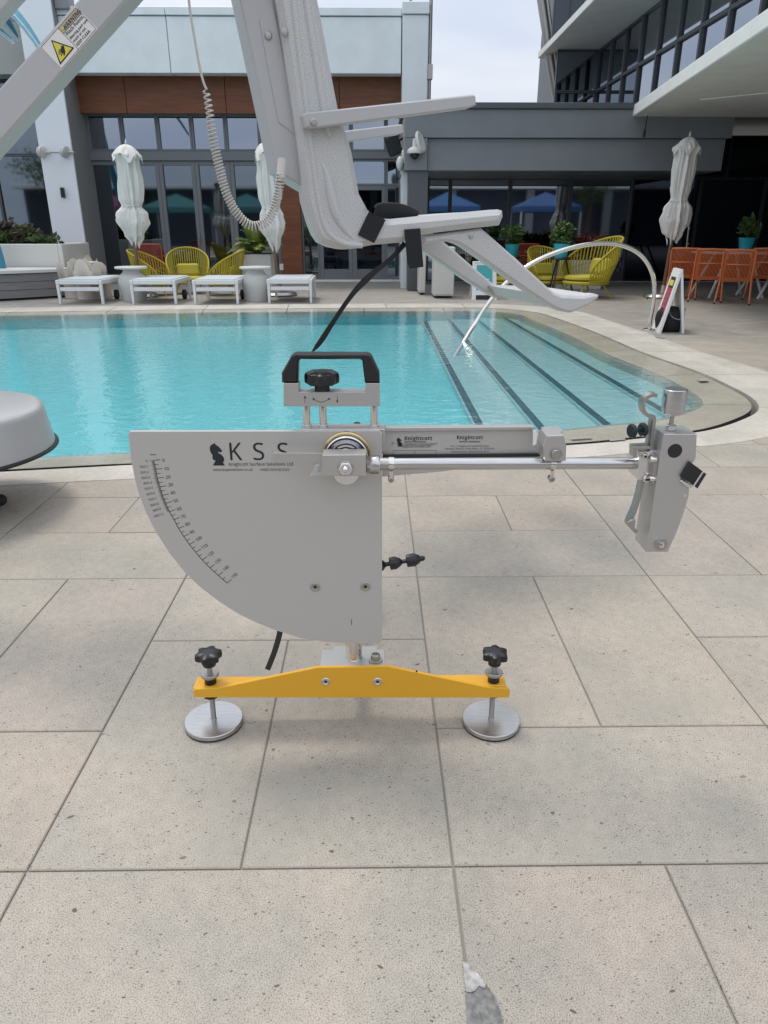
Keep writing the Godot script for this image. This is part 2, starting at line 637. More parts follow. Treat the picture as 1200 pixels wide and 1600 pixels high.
func cell_rect(c: float, m: float, w: float, h: float, gap: float) -> PackedVector2Array:
	var x0 := (c + 0.36) * U + gap
	var x1 := (c + w + 0.36) * U - gap
	var z0 := -(m + h + 0.49) * U + gap
	var z1 := -(m + 0.49) * U - gap
	return PackedVector2Array([Vector2(x0, z0), Vector2(x1, z0), Vector2(x1, z1), Vector2(x0, z1)])

func paver_mesh(poly: Array, at: Vector2, bevel: float) -> MB:
	var flat_poly := poly.map(func(v): return Vector2(v.x - at.x, -(v.y - at.y)))
	return MB.new().prism(flat_poly, -0.02, 0.0, bevel, Transform3D(Basis(Vector3(1, 0, 0), Vector3(0, 0, -1), Vector3(0, 1, 0)), Vector3.ZERO))

func lay_pavement() -> void:
	pool_hole = PackedVector2Array(coping_out)
	pool_hole.append(Vector2(-14.0, -7.3))
	pool_hole.append(Vector2(-14.0, -0.3))
	# the bed of the joints: everything but the pool
	var bed := MB.new()
	for r in [[-60, 60, -1.0, 60], [-60, 60, -60, -9.8], [2.9, 60, -9.8, -1.0], [-60, -14.0, -9.8, -1.0]]:
		bed.face([Vector3(r[0], -0.0045, r[2]), Vector3(r[1], -0.0045, r[2]), Vector3(r[1], -0.0045, r[3]), Vector3(r[0], -0.0045, r[3])], Vector3.UP)
	for bit in Geometry2D.clip_polygons(PackedVector2Array([Vector2(-14, -9.8), Vector2(2.9, -9.8), Vector2(2.9, -1.0), Vector2(-14, -1.0)]), pool_hole):
		var ix := Geometry2D.triangulate_polygon(bit)
		for k in range(0, ix.size(), 3):
			bed.face([Vector3(bit[ix[k]].x, -0.0045, bit[ix[k]].y), Vector3(bit[ix[k + 1]].x, -0.0045, bit[ix[k + 1]].y), Vector3(bit[ix[k + 2]].x, -0.0045, bit[ix[k + 2]].y)], Vector3.UP)
	structure("ground", bed, M.grout)
	var floor_ := Node3D.new()
	put(floor_, "pavement", self)
	floor_.set_meta("kind", "structure")
	var kinds := []
	var tints := [[1, 1, 1], [0.985, 0.99, 0.99], [1.0, 0.988, 0.98], [0.968, 0.965, 0.968], [0.99, 0.98, 0.975], [0.98, 0.985, 0.98], [1.0, 0.997, 0.988], [0.972, 0.968, 0.963]]
	for i in 8:
		var m: StandardMaterial3D = M.paver.duplicate()
		m.vertex_color_use_as_albedo = false
		m.albedo_color = Color(tints[i][0], tints[i][1], tints[i][2])
		tri_tex(m, Vector3.ONE * 0.6667)
		m.uv1_offset = Vector3(0.37 * i + 0.11, 0.23 * i, 0.61 * i + 0.05)
		kinds.append(m)
	var taken := {}
	var laid := []
	# the slabs that the photograph shows, as (column, row, columns, rows)
	for t in [[-4, 2, 2, 1], [-2, 2, 1, 2], [-1, 2, 1, 2], [0, 2, 2, 1], [2, 2, 2, 1], [-3, 3, 1, 2], [-4, 3, 1, 2], [0, 3, 1, 2], [1, 3, 1, 2], [2, 3, 2, 1], [-2, 4, 2, 1], [2, 4, 2, 1], [-4, 5, 2, 1], [-2, 5, 1, 2], [-1, 5, 1, 2], [0, 5, 2, 1], [2, 5, 1, 2], [3, 5, 1, 2], [-4, 6, 1, 1], [-3, 6, 1, 2], [0, 6, 1, 1], [1, 6, 1, 1], [-2, 0, 2, 2], [0, 0, 1, 2], [1, 0, 2, 2], [0, 7, 2, 1], [2, 7, 1, 2], [-4, 7, 1, 1], [3, 7, 2, 1], [-6, 5, 2, 1]]:
		laid.append(t)
	for t in laid:
		for i in t[2]:
			for j in t[3]:
				taken[Vector2i(t[0] + i, t[1] + j)] = true
	for m in range(-1, 19):
		for c in range(-9, 15):
			if taken.has(Vector2i(c, m)):
				continue
			var pick := rng.randi_range(0, 4)
			var s: Vector2i = [Vector2i(2, 1), Vector2i(2, 1), Vector2i(1, 2), Vector2i(1, 1), Vector2i(1, 2)][pick]
			for i in s.x:
				for j in s.y:
					if taken.has(Vector2i(c + i, m + j)):
						s = Vector2i(1, 1)
			for i in s.x:
				for j in s.y:
					taken[Vector2i(c + i, m + j)] = true
			laid.append([c, m, s.x, s.y])
	var shared := {}
	var count := 0
	for t in laid:
		var rect := cell_rect(t[0], t[1], t[2], t[3], 0.0014)
		var mid := (rect[0] + rect[2]) * 0.5
		var bits := Geometry2D.clip_polygons(rect, pool_hole)
		var whole: bool = bits.size() == 1 and bits[0].size() == 4 and absf(area_of(bits[0]) - area_of(rect)) < 1e-5
		var tone := (count * 5 + int(t[0]) * 3 + int(t[1])) % 8
		count += 1
		if whole:
			var key := Vector2i(t[2], t[3])
			if not shared.has(key):
				shared[key] = paver_mesh(Array(rect), mid, 0.0016).done()
			var o := part("paver", shared[key], kinds[abs(tone)], floor_)
			o.position = Vector3(mid.x, -0.0004 * rng.randf(), mid.y)
			if rng.randf() < 0.5:
				o.rotation.y = PI
		else:
			for bit in bits:
				if area_of(bit) < 0.0006:
					continue
				var o := part("paver", paver_mesh(Array(bit), mid, 0.0), kinds[abs(tone)], floor_)
				o.position = Vector3(mid.x, -0.0004 * rng.randf(), mid.y)
	# farther slabs: too small in the picture to pick apart
	var far := MB.new()
	for m in range(-14, 44):
		for c2 in range(-24, 26):
			var c := c2 * 2 + (m % 2)
			if m >= -1 and m < 19 and c >= -9 and c < 15:
				if c + 1 < 15:
					continue
			var rect := cell_rect(c, m, 2, 1, 0.002)
			if m >= -1 and m < 19 and c == -10:
				rect = cell_rect(c, m, 1, 1, 0.002)
			elif m >= -1 and m < 19 and c == 14:
				rect = cell_rect(c + 1, m, 1, 1, 0.002)
			var tone := rng.randf_range(0.90, 1.0)
			far.st.set_color(Color(tone, tone, tone * rng.randf_range(0.985, 1.0)))
			for bit in Geometry2D.clip_polygons(rect, pool_hole):
				var ix := Geometry2D.triangulate_polygon(bit)
				for k in range(0, ix.size(), 3):
					far.face([Vector3(bit[ix[k]].x, 0, bit[ix[k]].y), Vector3(bit[ix[k + 1]].x, 0, bit[ix[k + 1]].y), Vector3(bit[ix[k + 2]].x, 0, bit[ix[k + 2]].y)], Vector3.UP)
	var dm: StandardMaterial3D = M.deck
	tri_tex(dm, Vector3(0.45, 0.45, 0.45), true)
	var o := part("distant_paving", far, dm, floor_)
	o.set_meta("kind", "stuff")
	# the mended corner in the slab at the bottom of the picture
	var patch := sheet([Vector2(0.1079, -0.6083), Vector2(0.1137, -0.6099), Vector2(0.1216, -0.5976), Vector2(0.1328, -0.5832), Vector2(0.1405, -0.5685), Vector2(0.1444, -0.5463), Vector2(0.1436, -0.5117), Vector2(0.1015, -0.5123), Vector2(0.1039, -0.5615)], 0.0012)
	part("mortar_patch", patch, M.patch_dark, floor_)
	part("mortar_patch", sheet([Vector2(0.1062, -0.6143), Vector2(0.1115, -0.6117), Vector2(0.1231, -0.5977), Vector2(0.1317, -0.5864), Vector2(0.1283, -0.5794), Vector2(0.1219, -0.5834), Vector2(0.1173, -0.5773), Vector2(0.1108, -0.575), Vector2(0.1057, -0.5766)], 0.0024), M.patch_pale, floor_)

func area_of(p: PackedVector2Array) -> float:
	var a := 0.0
	for i in p.size():
		a += p[i].cross(p[(i + 1) % p.size()])
	return absf(a) * 0.5

func build_pool() -> void:
	var pool := Node3D.new()
	put(pool, "swimming_pool", self)
	pool.set_meta("kind", "structure")
	ring(coping_in, coping_out, 0.0005, 0.0015, "coping_stone", M.coping, pool, 0.85, 0.10)
	var inner := []
	for i in slot_line.size():
		inner.append((slot_line[i] as Vector2).lerp(water_line[i], 0.05))
	ring(inner, water_line, -0.001, -0.020, "lip_stone", M.lip, pool, 0.85, 0.05)
	part("gutter_edge", strip_between(inner.map(func(v): return v), inner, -0.0025, -0.06), M.gutter, pool).position = Vector3(0.0, 0, 0.0015)
	part("gutter", strip_between(coping_in, inner, -0.09, -0.09), M.gutter, pool)
	# basin: walls with a band of dark tile at the water's edge, four treads at the right-hand end, the floor
	var low := -0.155
	var wall_line := []
	for i in water_line.size():
		wall_line.append((water_line[i] as Vector2).lerp(slot_line[i], 0.02))
	part("waterline_tile", strip_between(wall_line, wall_line, -0.021, -0.062), M.pool_tile, pool)
	part("basin_wall", strip_between(wall_line, wall_line, -0.062, low - 0.02), M.pool_floor, pool)
	part("basin_floor", sheet([Vector2(-14, -8.4), Vector2(2.2, -8.8), Vector2(2.2, -2.2), Vector2(-14, -0.4)], low), M.pool_floor, pool)
	var edges := [[Vector2(1.4058, -8.6004), Vector2(1.5468, -3.6317)], [Vector2(1.1095, -8.6951), Vector2(1.1681, -3.5436)], [Vector2(0.8133, -8.8672), Vector2(0.8343, -3.5648)], [Vector2(0.5525, -9.0388), Vector2(0.5348, -3.6235)]]
	var depth := [-0.065, -0.082, -0.10, -0.118]
	for i in 4:
		var a: Vector2 = edges[i][0]
		var b: Vector2 = edges[i][1]
		var d := (b - a).normalized()
		a -= d * 1.5
		b += d * 1.5
		var poly := PackedVector2Array([a, b, Vector2(3.2, b.y), Vector2(3.2, a.y)])
		var inside := PackedVector2Array(wall_line)
		for bit in Geometry2D.intersect_polygons(poly, inside):
			part("step_tread", sheet(Array(bit), depth[i]), M.pool_tread, pool)
		var n := Vector2(-d.y, d.x) * (1.0 if Vector2(-d.y, d.x).x > 0 else -1.0)
		var mosaic := MB.new()
		var count := int(a.distance_to(b) / 0.022)
		for k in count:
			for r in 2:
				var p: Vector2 = a + d * (k * 0.022) + n * (0.022 * r)
				var mid := p + d * 0.011 + n * 0.011
				if not Geometry2D.is_point_in_polygon(mid, inside):
					continue
				var tone := rng.randf_range(0.45, 1.5) if rng.randf() < 0.75 else rng.randf_range(1.6, 2.8)
				mosaic.st.set_color(Color(tone, tone, tone))
				var q := [p, p + d * 0.0208, p + d * 0.0208 + n * 0.0208, p + n * 0.0208]
				mosaic.face(q.map(func(v): return Vector3(v.x, depth[i] + 0.003, v.y)), Vector3.UP)
		part("step_nosing", mosaic, M.pool_tile, pool).set_meta("kind", "stuff")
		part("step_riser", MB.new().slab([Vector3(a.x, depth[i] - 0.001, a.y), Vector3(b.x, depth[i] - 0.001, b.y), Vector3(b.x, low, b.y), Vector3(a.x, low, a.y)], 0.01), M.pool_tread, pool)
	# water, a little up the lip
	var wl := []
	for i in water_line.size():
		wl.append((water_line[i] as Vector2).lerp(slot_line[i], 0.16))
	wl.append(Vector2(-14, -7.3))
	wl.append(Vector2(-14, -0.3))
	structure("pool_water", sheet(wl, -0.0125), M.water)
	# slotted drain covers let into the coping and the lip at the right-hand end
	for q in [[Vector2(0.8381, -2.9897), Vector2(0.984, -3.0188), Vector2(0.9801, -2.9675), Vector2(0.8364, -2.9393)], [Vector2(0.9989, -2.9471), Vector2(1.1112, -2.9759), Vector2(1.1093, -2.9457), Vector2(0.9951, -2.9077)], [Vector2(1.9553, -4.2873), Vector2(2.0331, -4.2863), Vector2(2.0126, -4.1703), Vector2(1.9211, -4.1527)], [Vector2(2.3851, -6.1864), Vector2(2.4651, -6.1073), Vector2(2.4218, -5.8846), Vector2(2.3335, -5.9584)]]:
		var sl := MB.new()
		for k in 1:
			var a: Vector2 = (q[0] as Vector2).lerp(q[1], 0.1)
			var b: Vector2 = (q[0] as Vector2).lerp(q[1], 0.75)
			var c: Vector2 = (q[3] as Vector2).lerp(q[2], 0.75)
			var d: Vector2 = (q[3] as Vector2).lerp(q[2], 0.1)
			c = b.lerp(c, 0.6)
			d = a.lerp(d, 0.6)
			sl.face([Vector3(a.x, 0.0065, a.y), Vector3(b.x, 0.0065, b.y), Vector3(c.x, 0.0065, c.y), Vector3(d.x, 0.0065, d.y)], Vector3.UP)
		part("drain_slot", sl, M.grout, pool)

# ---------------------------------------------------------------- buildings
func window(parent: Node3D, called: String, x0: float, x1: float, y0: float, y1: float, z: float, fw: float, frame: Material, glass: Material, sash_bottom := 0.0) -> MeshInstance3D:
	var m := MB.new()
	var b := fw if sash_bottom == 0.0 else sash_bottom
	var d := 0.07
	m.box(Vector3(x0 + fw * 0.5, (y0 + y1) * 0.5, z), Vector3(fw, y1 - y0, d), 0.004)
	m.box(Vector3(x1 - fw * 0.5, (y0 + y1) * 0.5, z), Vector3(fw, y1 - y0, d), 0.004)
	m.box(Vector3((x0 + x1) * 0.5, y0 + b * 0.5, z), Vector3(x1 - x0 - 2 * fw - 0.001, b, d), 0.004)
	m.box(Vector3((x0 + x1) * 0.5, y1 - fw * 0.5, z), Vector3(x1 - x0 - 2 * fw - 0.001, fw, d), 0.004)
	var o := part(called, m, frame, parent, true)
	var p := part("pane", MB.new().box(Vector3((x0 + x1) * 0.5, (y0 + b + y1 - fw) * 0.5, z - 0.012), Vector3(x1 - x0 - 2 * fw + 0.006, y1 - y0 - fw - b + 0.006, 0.012), 0.0), glass, o)
	p.transform = Transform3D()
	return o

func build_white_building() -> void:
	var t := thing("white_building", "white panelled poolside building with brown wood fascia and dark folding glass doors", "building", Vector3(-2.2, 0, -13.0))
	var zf := -12.4
	var top := 3.8636
	var cap := 3.761
	var low := 3.0293
	var xs := [-4.7206, -3.0386, -1.3031, 0.4245]
	for i in 3:
		part("fascia_panel", bx(xs[i] + 0.005, xs[i + 1] - 0.005, low, cap - 0.012, -12.62, zf, 0.006), M.white_panel, t, true)
		part("parapet_cap", bx(xs[i] + 0.004, xs[i + 1] - 0.004, cap, top, -12.75, zf + 0.025, 0.006), M.white_panel, t, true)
	part("roof", bx(-9.5, xs[3] + 0.3, low + 0.02, cap - 0.04, -19.0, -12.63), M.soffit, t, true)
	var px0 := 0.4344
	var px1 := 0.8136
	part("pilaster", bx(px0, px1, 0, cap - 0.006, -13.2, -12.3, 0.008), M.white_panel, t, true)
	part("pilaster_cap", bx(px0 - 0.01, px1 + 0.01, cap, top + 0.05, -13.2, -12.27, 0.008), M.white_panel, t, true)
	part("conduit", MB.new().tube([Vector3(px1 + 0.035, 2.0, -12.4), Vector3(px1 + 0.035, 3.2, -12.4), Vector3(px1 + 0.035, top + 0.9, -12.4)], 0.028, 10), M.dull_steel, t, true)
	part("ladder_rail", MB.new().tube([Vector3(px0 + 0.12, top + 0.02, -12.5), Vector3(px0 + 0.12, top + 0.7, -12.5), Vector3(px1 + 0.03, top + 0.7, -12.5)], 0.02, 8), M.dull_steel, t, true)
	part("conduit_bracket", bx(px1 + 0.001, px1 + 0.08, 2.95, 3.15, -12.46, -12.36, 0.006), M.dull_steel, t, true)
	# the column at the left, white in front and grey on the side
	var c0 := -5.1077
	var c1 := -4.6114
	var seam := 0.5917
	part("column", bx(c0, c1, seam + 0.008, top + 1.6, -12.23, -12.2, 0.004), M.white_column, t, true)
	part("column_base", bx(c0, c1, 0.0, seam, -12.23, -12.2, 0.004), M.white_column, t, true)
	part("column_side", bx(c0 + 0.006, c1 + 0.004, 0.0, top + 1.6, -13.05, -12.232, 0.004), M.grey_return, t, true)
	part("column_bracket", bx(c1 + 0.01, c1 + 0.20, top - 0.05, top + 0.20, -12.6, -12.3, 0.01), M.grey_return, t, true)
	# brown fascia boards under the white panels
	var wx := [-4.6624, -3.8674, -2.3136, -1.4349, -0.5345, 0.4578]
	var w0 := 2.5405
	for i in 5:
		part("wood_panel", bx(wx[i] + 0.003, wx[i + 1] - 0.003, w0, low + 0.03, -12.80, -12.75, 0.004), M.brown_wood, t, true)
	part("soffit", bx(wx[0], wx[5], low + 0.032, low + 0.06, -12.8, -12.62), M.soffit, t, true)
	part("wood_pilaster", bx(-1.5678, -1.222, 0.0, w0 - 0.002, -13.1, -12.86, 0.006), M.brown_wood, t, true)
	part("outlet_cover", bx(-1.6164, -1.5508, 0.197, 0.3008, -12.86, -12.845, 0.003), M.fixture_white, t, true)
	part("back_wall", bx(-9.5, px1 - 0.02, 0, low, -13.6, -13.12), M.dark_frame, t, true)
	part("door_sill", bx(-4.984, 0.4718, 0.0, 0.035, -13.08, -12.93, 0.006), M.concrete, t, true)
	# transom lights
	var y0 := 2.0291
	var y1 := 2.5646
	for e in [[137, 190], [190, 246], [246, 299], [299, 352], [352, 405], [405, 437], [470, 500], [500, 548], [548, 603], [603, 628]]:
		window(t, "transom_window", lerpf(-6.0307, 0.1702, e[0] / 600.0) + 0.001, lerpf(-6.0307, 0.1702, e[1] / 600.0) - 0.001, y0, y1, -13.0, 0.032, M.mid_frame, M.glass)
	var yb := 1.8876
	part("door_beam", bx(-4.6848, -1.546, yb, y0 - 0.002, -13.06, -12.93, 0.006), M.mid_frame, t, true)
	part("door_beam", bx(-1.1949, 0.4647, yb + 0.03, y0 - 0.002, -13.06, -12.93, 0.006), M.mid_frame, t, true)
	var xa := -6.2614
	var xb := 0.1702
	for e in [[146, 200], [200, 255], [255, 310], [310, 364], [364, 416], [416, 437]]:
		window(t, "folding_door", lerpf(xa, xb, e[0] / 600.0) + 0.001, lerpf(xa, xb, e[1] / 600.0) - 0.001, 0.036, yb - 0.002, -13.0, 0.062, M.mid_frame, M.glass_dark, 0.09)
	part("door_handle", MB.new().tube([Vector3(-2.9746, 0.6075, -12.94), Vector3(-2.9668, 0.6887, -12.94), Vector3(-2.959, 0.7696, -12.94)], 0.012, 8), M.dull_steel, t, true)
	# the pair of doors at the right with lights beside and above
	var ym := 1.5233
	for e in [[470, 497], [603, 628]]:
		window(t, "side_light", lerpf(xa, xb, e[0] / 600.0) + 0.001, lerpf(xa, xb, e[1] / 600.0) - 0.001, 0.036, ym - 0.002, -13.0, 0.03, M.mid_frame, M.glass_dark, 0.05)
	for e in [[470, 497], [497, 550], [550, 603], [603, 628]]:
		window(t, "over_light", lerpf(xa, xb, e[0] / 600.0) + 0.001, lerpf(xa, xb, e[1] / 600.0) - 0.001, ym, yb + 0.028, -13.0, 0.03, M.mid_frame, M.glass)
	for e in [[497, 550], [550, 603]]:
		var d := window(t, "entrance_door", lerpf(xa, xb, e[0] / 600.0) + 0.001, lerpf(xa, xb, e[1] / 600.0) - 0.001, 0.036, ym - 0.002, -13.0, 0.07, M.mid_frame, M.glass_black, 0.17)
		var hx := lerpf(xa, xb, (545.0 if e[0] < 500 else 555.0) / 600.0)
		part("handle", MB.new().tube([Vector3(hx, 0.55, -12.93), Vector3(hx, 0.72, -12.92), Vector3(hx, 0.9, -12.93)], 0.011, 8), M.dull_steel, d)
	# dark glazing beyond the column at the left
	var g1 := c0 + 0.4
	for r in [[0.0, 1.9726], [1.9726, 4.0424]]:
		for k in 3:
			window(t, "tall_window", g1 - 1.5 * (k + 1), g1 - 1.5 * k - 0.002, r[0] + 0.002, r[1], -13.0, 0.02, M.dark_frame, M.glass_dark)
	part("upper_wall", bx(-9.5, c0 + 0.4, 4.0424 + 0.002, top + 1.4, -13.4, -12.95, 0.01), M.white_panel, t, true)

	# fittings on the walls
	var cy := 1.9432
	for x in [-5.0484, -4.6991]:
		var f := thing("wall_floodlight", "white oval floodlight on the white column, %s" % ["left of the pair by the dark window", "right of the pair nearer the brown fascia"][0 if x < -4.9126 else 1], "wall light", Vector3(x, cy, -12.15), 0.0, "floodlights on the white column")
		part("housing", MB.new().lathe([Vector2(0, -0.05), Vector2(0.05, -0.045), Vector2(0.085, -0.02), Vector2(0.09, 0.01), Vector2(0.07, 0.035), Vector2(0, 0.04)], Transform3D(Basis(Vector3(0, 0, 1), PI / 2 - 0.3) * Basis.from_scale(Vector3(1.0, 1.05, 1.5)) , Vector3(0, 0, 0.02)), 24), M.fixture_white, f)
		part("bracket", MB.new().tube([Vector3(0.04, 0.0, 0), Vector3(0.09, 0.0, -0.02), Vector3(0.10, 0, -0.05)], 0.018, 8), M.fixture_white, f)
	var wire := part("light_cable", MB.new().tube([Vector3(-4.9656, 1.9403, -12.185), Vector3(-4.5569, 1.9408, -12.185)], 0.006, 6), M.grey_return, self)
	wire.set_meta("label", "thin grey cable running between the two floodlights on the white column")
	wire.set_meta("category", "cable")
	var s := thing("wall_sconce", "small black rectangular sconce on the white column below the floodlights", "wall light", Vector3(-4.8393, 1.3773, -12.17))
	part("lamp_body", MB.new().box(Vector3(0, 0, 0), Vector3(0.05, 0.145, 0.06), 0.006), M.black_plastic, s)
	part("lamp_lens", MB.new().box(Vector3(0, -0.074, 0), Vector3(0.03, 0.004, 0.04), 0.001), M.fixture_white, s)

func build_grey_building() -> void:
	var t := thing("grey_building", "low dark grey metal clad building with a long fascia and dark storefront glass", "building", Vector3(2.0, 0, -12.5))
	var x0 := 0.4299
	var x1 := 4.9196
	var yt := 2.4314
	var yc := 2.3559
	var ym := 2.0108
	var yl := 1.6082
	part("roof_edge", bx(x0 - 0.03, x1 + 0.03, yc + 0.002, yt, -14.3, -10.86, 0.006), M.dark_frame, t, true)
	part("upper_fascia", bx(x0, x1, ym, yc, -11.1, -10.9, 0.006), M.grey_panel, t, true)
	var xs := 0.7417
	part("fascia_end", bx(x0, xs, yl, ym - 0.004, -11.1, -10.902, 0.005), M.grey_panel, t, true)
	part("lower_fascia", bx(xs + 0.004, x1 - 0.05, yl, ym - 0.004, -11.1, -10.965, 0.005), M.grey_panel, t, true)
	part("soffit", bx(x0, x1, yl + 0.01, yl + 0.06, -13.0, -11.1), M.grey_panel, t, true)
	part("roof", bx(x0, x1 - 0.06, yl + 0.12, yc, -14.2, -11.12), M.soffit, t, true)
	part("corner_column", bx(0.4888, 0.7618, 0, yl, -11.25, -10.95, 0.006), M.dark_frame, t, true)
	part("white_post", bx(0.4063, 0.4968, 0, yl + 0.3, -11.5, -11.4, 0.006), M.white_panel, t, true)
	part("kerb", bx(x0, 9.0, 0, 0.0092, -13.0, -12.8, 0.006), M.concrete, t, true)
	part("back_wall", bx(x0, 9.0, 0.02, yl + 0.1, -13.6, -13.02), M.dark_frame, t, true)
	var kb := 0.0092
	var px := [0.8952, 1.2695, 2.2653, 3.2739, 4.2953, 5.4267, 6.5066, 7.6973]
	for i in 7:
		window(t, "storefront_window", px[i] + 0.001, px[i + 1] - 0.001, kb + 0.002, yl + 0.02, -12.9, 0.028, M.dark_frame if i < 4 else M.black_plastic, [M.glass, M.glass, M.glass, M.glass_dark, M.glass_black, M.glass_black, M.glass_black][i])
	part("back_wall", bx(x1 - 0.05, 9.0, yl + 0.1, 2.262, -13.6, -13.02), M.black_plastic, t, true)
	for k in 5:
		window(t, "high_window", x1 + 0.9 * k, x1 + 0.9 * k + 0.898, yl + 0.022, 2.26, -12.9, 0.02, M.black_plastic, M.glass_black)
	var hx := 5.3078
	part("pull_handle", MB.new().tube([Vector3(5.3141, 0.5056, -12.82), Vector3(5.3005, 0.7293, -12.82), Vector3(5.2931, 0.9798, -12.82)], 0.014, 10), M.steel_rail, t, true)
	for y in [Vector3(5.3307, 0.6173, -12.85), Vector3(5.3138, 0.86, -12.85)]:
		part("handle_stud", MB.new().tube([y, y + Vector3(0, 0, 0.035)], 0.011, 8), M.steel_rail, t, true)
	# wall-hung fittings at the corner
	var ds := thing("security_camera", "white dome security camera hanging below a white horn on the grey fascia corner", "security camera", Vector3(0.5618, 1.8093, -10.83))
	part("cap", MB.new().lathe([Vector2(0, 0.0), Vector2(0.10, 0.0), Vector2(0.105, 0.02), Vector2(0.095, 0.05), Vector2(0.06, 0.075), Vector2(0.035, 0.085), Vector2(0.032, 0.15), Vector2(0, 0.155)], Transform3D(), 24), M.fixture_white, ds)
	part("dome", MB.new().ball(Vector3(0, 0, 0), Vector3(0.062, 0.075, 0.062)), M.black_plastic, ds)
	part("wall_arm", MB.new().tube([Vector3(0, 0.12, 0), Vector3(0.0, 0.16, -0.03), Vector3(0, 0.17, -0.07)], 0.03, 10), M.fixture_white, ds)
	var hn := thing("wall_speaker", "white tilted oval speaker above the dome camera on the grey fascia corner", "speaker", Vector3(0.6287, 1.9488, -10.82))
	part("horn", MB.new().lathe([Vector2(0, -0.05), Vector2(0.05, -0.045), Vector2(0.105, -0.01), Vector2(0.112, 0.01), Vector2(0.10, 0.03), Vector2(0.05, 0.022), Vector2(0, 0.02)], Transform3D(Basis(Vector3(0, 0, 1), -1.25) * Basis(Vector3(1, 0, 0), 0.5) * Basis.from_scale(Vector3(1.25, 1, 0.9)), Vector3.ZERO), 28), M.fixture_white, hn)
	part("bracket", MB.new().box(Vector3(-0.05, 0.0, -0.04), Vector3(0.04, 0.05, 0.09), 0.006), M.fixture_white, hn)
	var b2 := thing("box_speaker", "black loudspeaker tilted down below the second armrest, beside the grey fascia corner", "speaker", Vector3(0.2824, 2.0025, -11.6))
	part("case", MB.new().box(Vector3.ZERO, Vector3(0.20, 0.28, 0.2), 0.02, Basis(Vector3(0, 0, 1), 0.35) * Basis(Vector3(1, 0, 0), 0.3)), M.black_plastic, b2)
	part("bracket", MB.new().tube([Vector3(0.08, 0.05, -0.05), Vector3(0.2, 0.12, -0.1)], 0.02, 8), M.black_plastic, b2)
	var b3 := thing("wall_floodlight", "white oval floodlight seen edge on beside the white post under the grey fascia", "wall light", Vector3(0.3789, 1.723, -11.35))
	part("housing", MB.new().ball(Vector3.ZERO, Vector3(0.055, 0.10, 0.07)), M.fixture_white, b3)
	part("bracket", MB.new().tube([Vector3(0.02, 0, -0.04), Vector3(0.07, 0, -0.06)], 0.02, 8), M.fixture_white, b3)
	var dr := thing("rain_chain", "short dark cable and plug hanging from the white canopy in front of the grey fascia", "cable", Vector3(3.6779, 2.2122, -10.8))
	part("cord", MB.new().tube([Vector3(0.01, 0.08, 0), Vector3(0.005, 0, 0), Vector3(-0.005, -0.12, 0.0)], 0.008, 6), M.black_rubber, dr)
	part("plug", MB.new().tube([Vector3(-0.005, -0.12, 0), Vector3(-0.01, -0.2, 0)], 0.018, 8), M.black_rubber, dr)

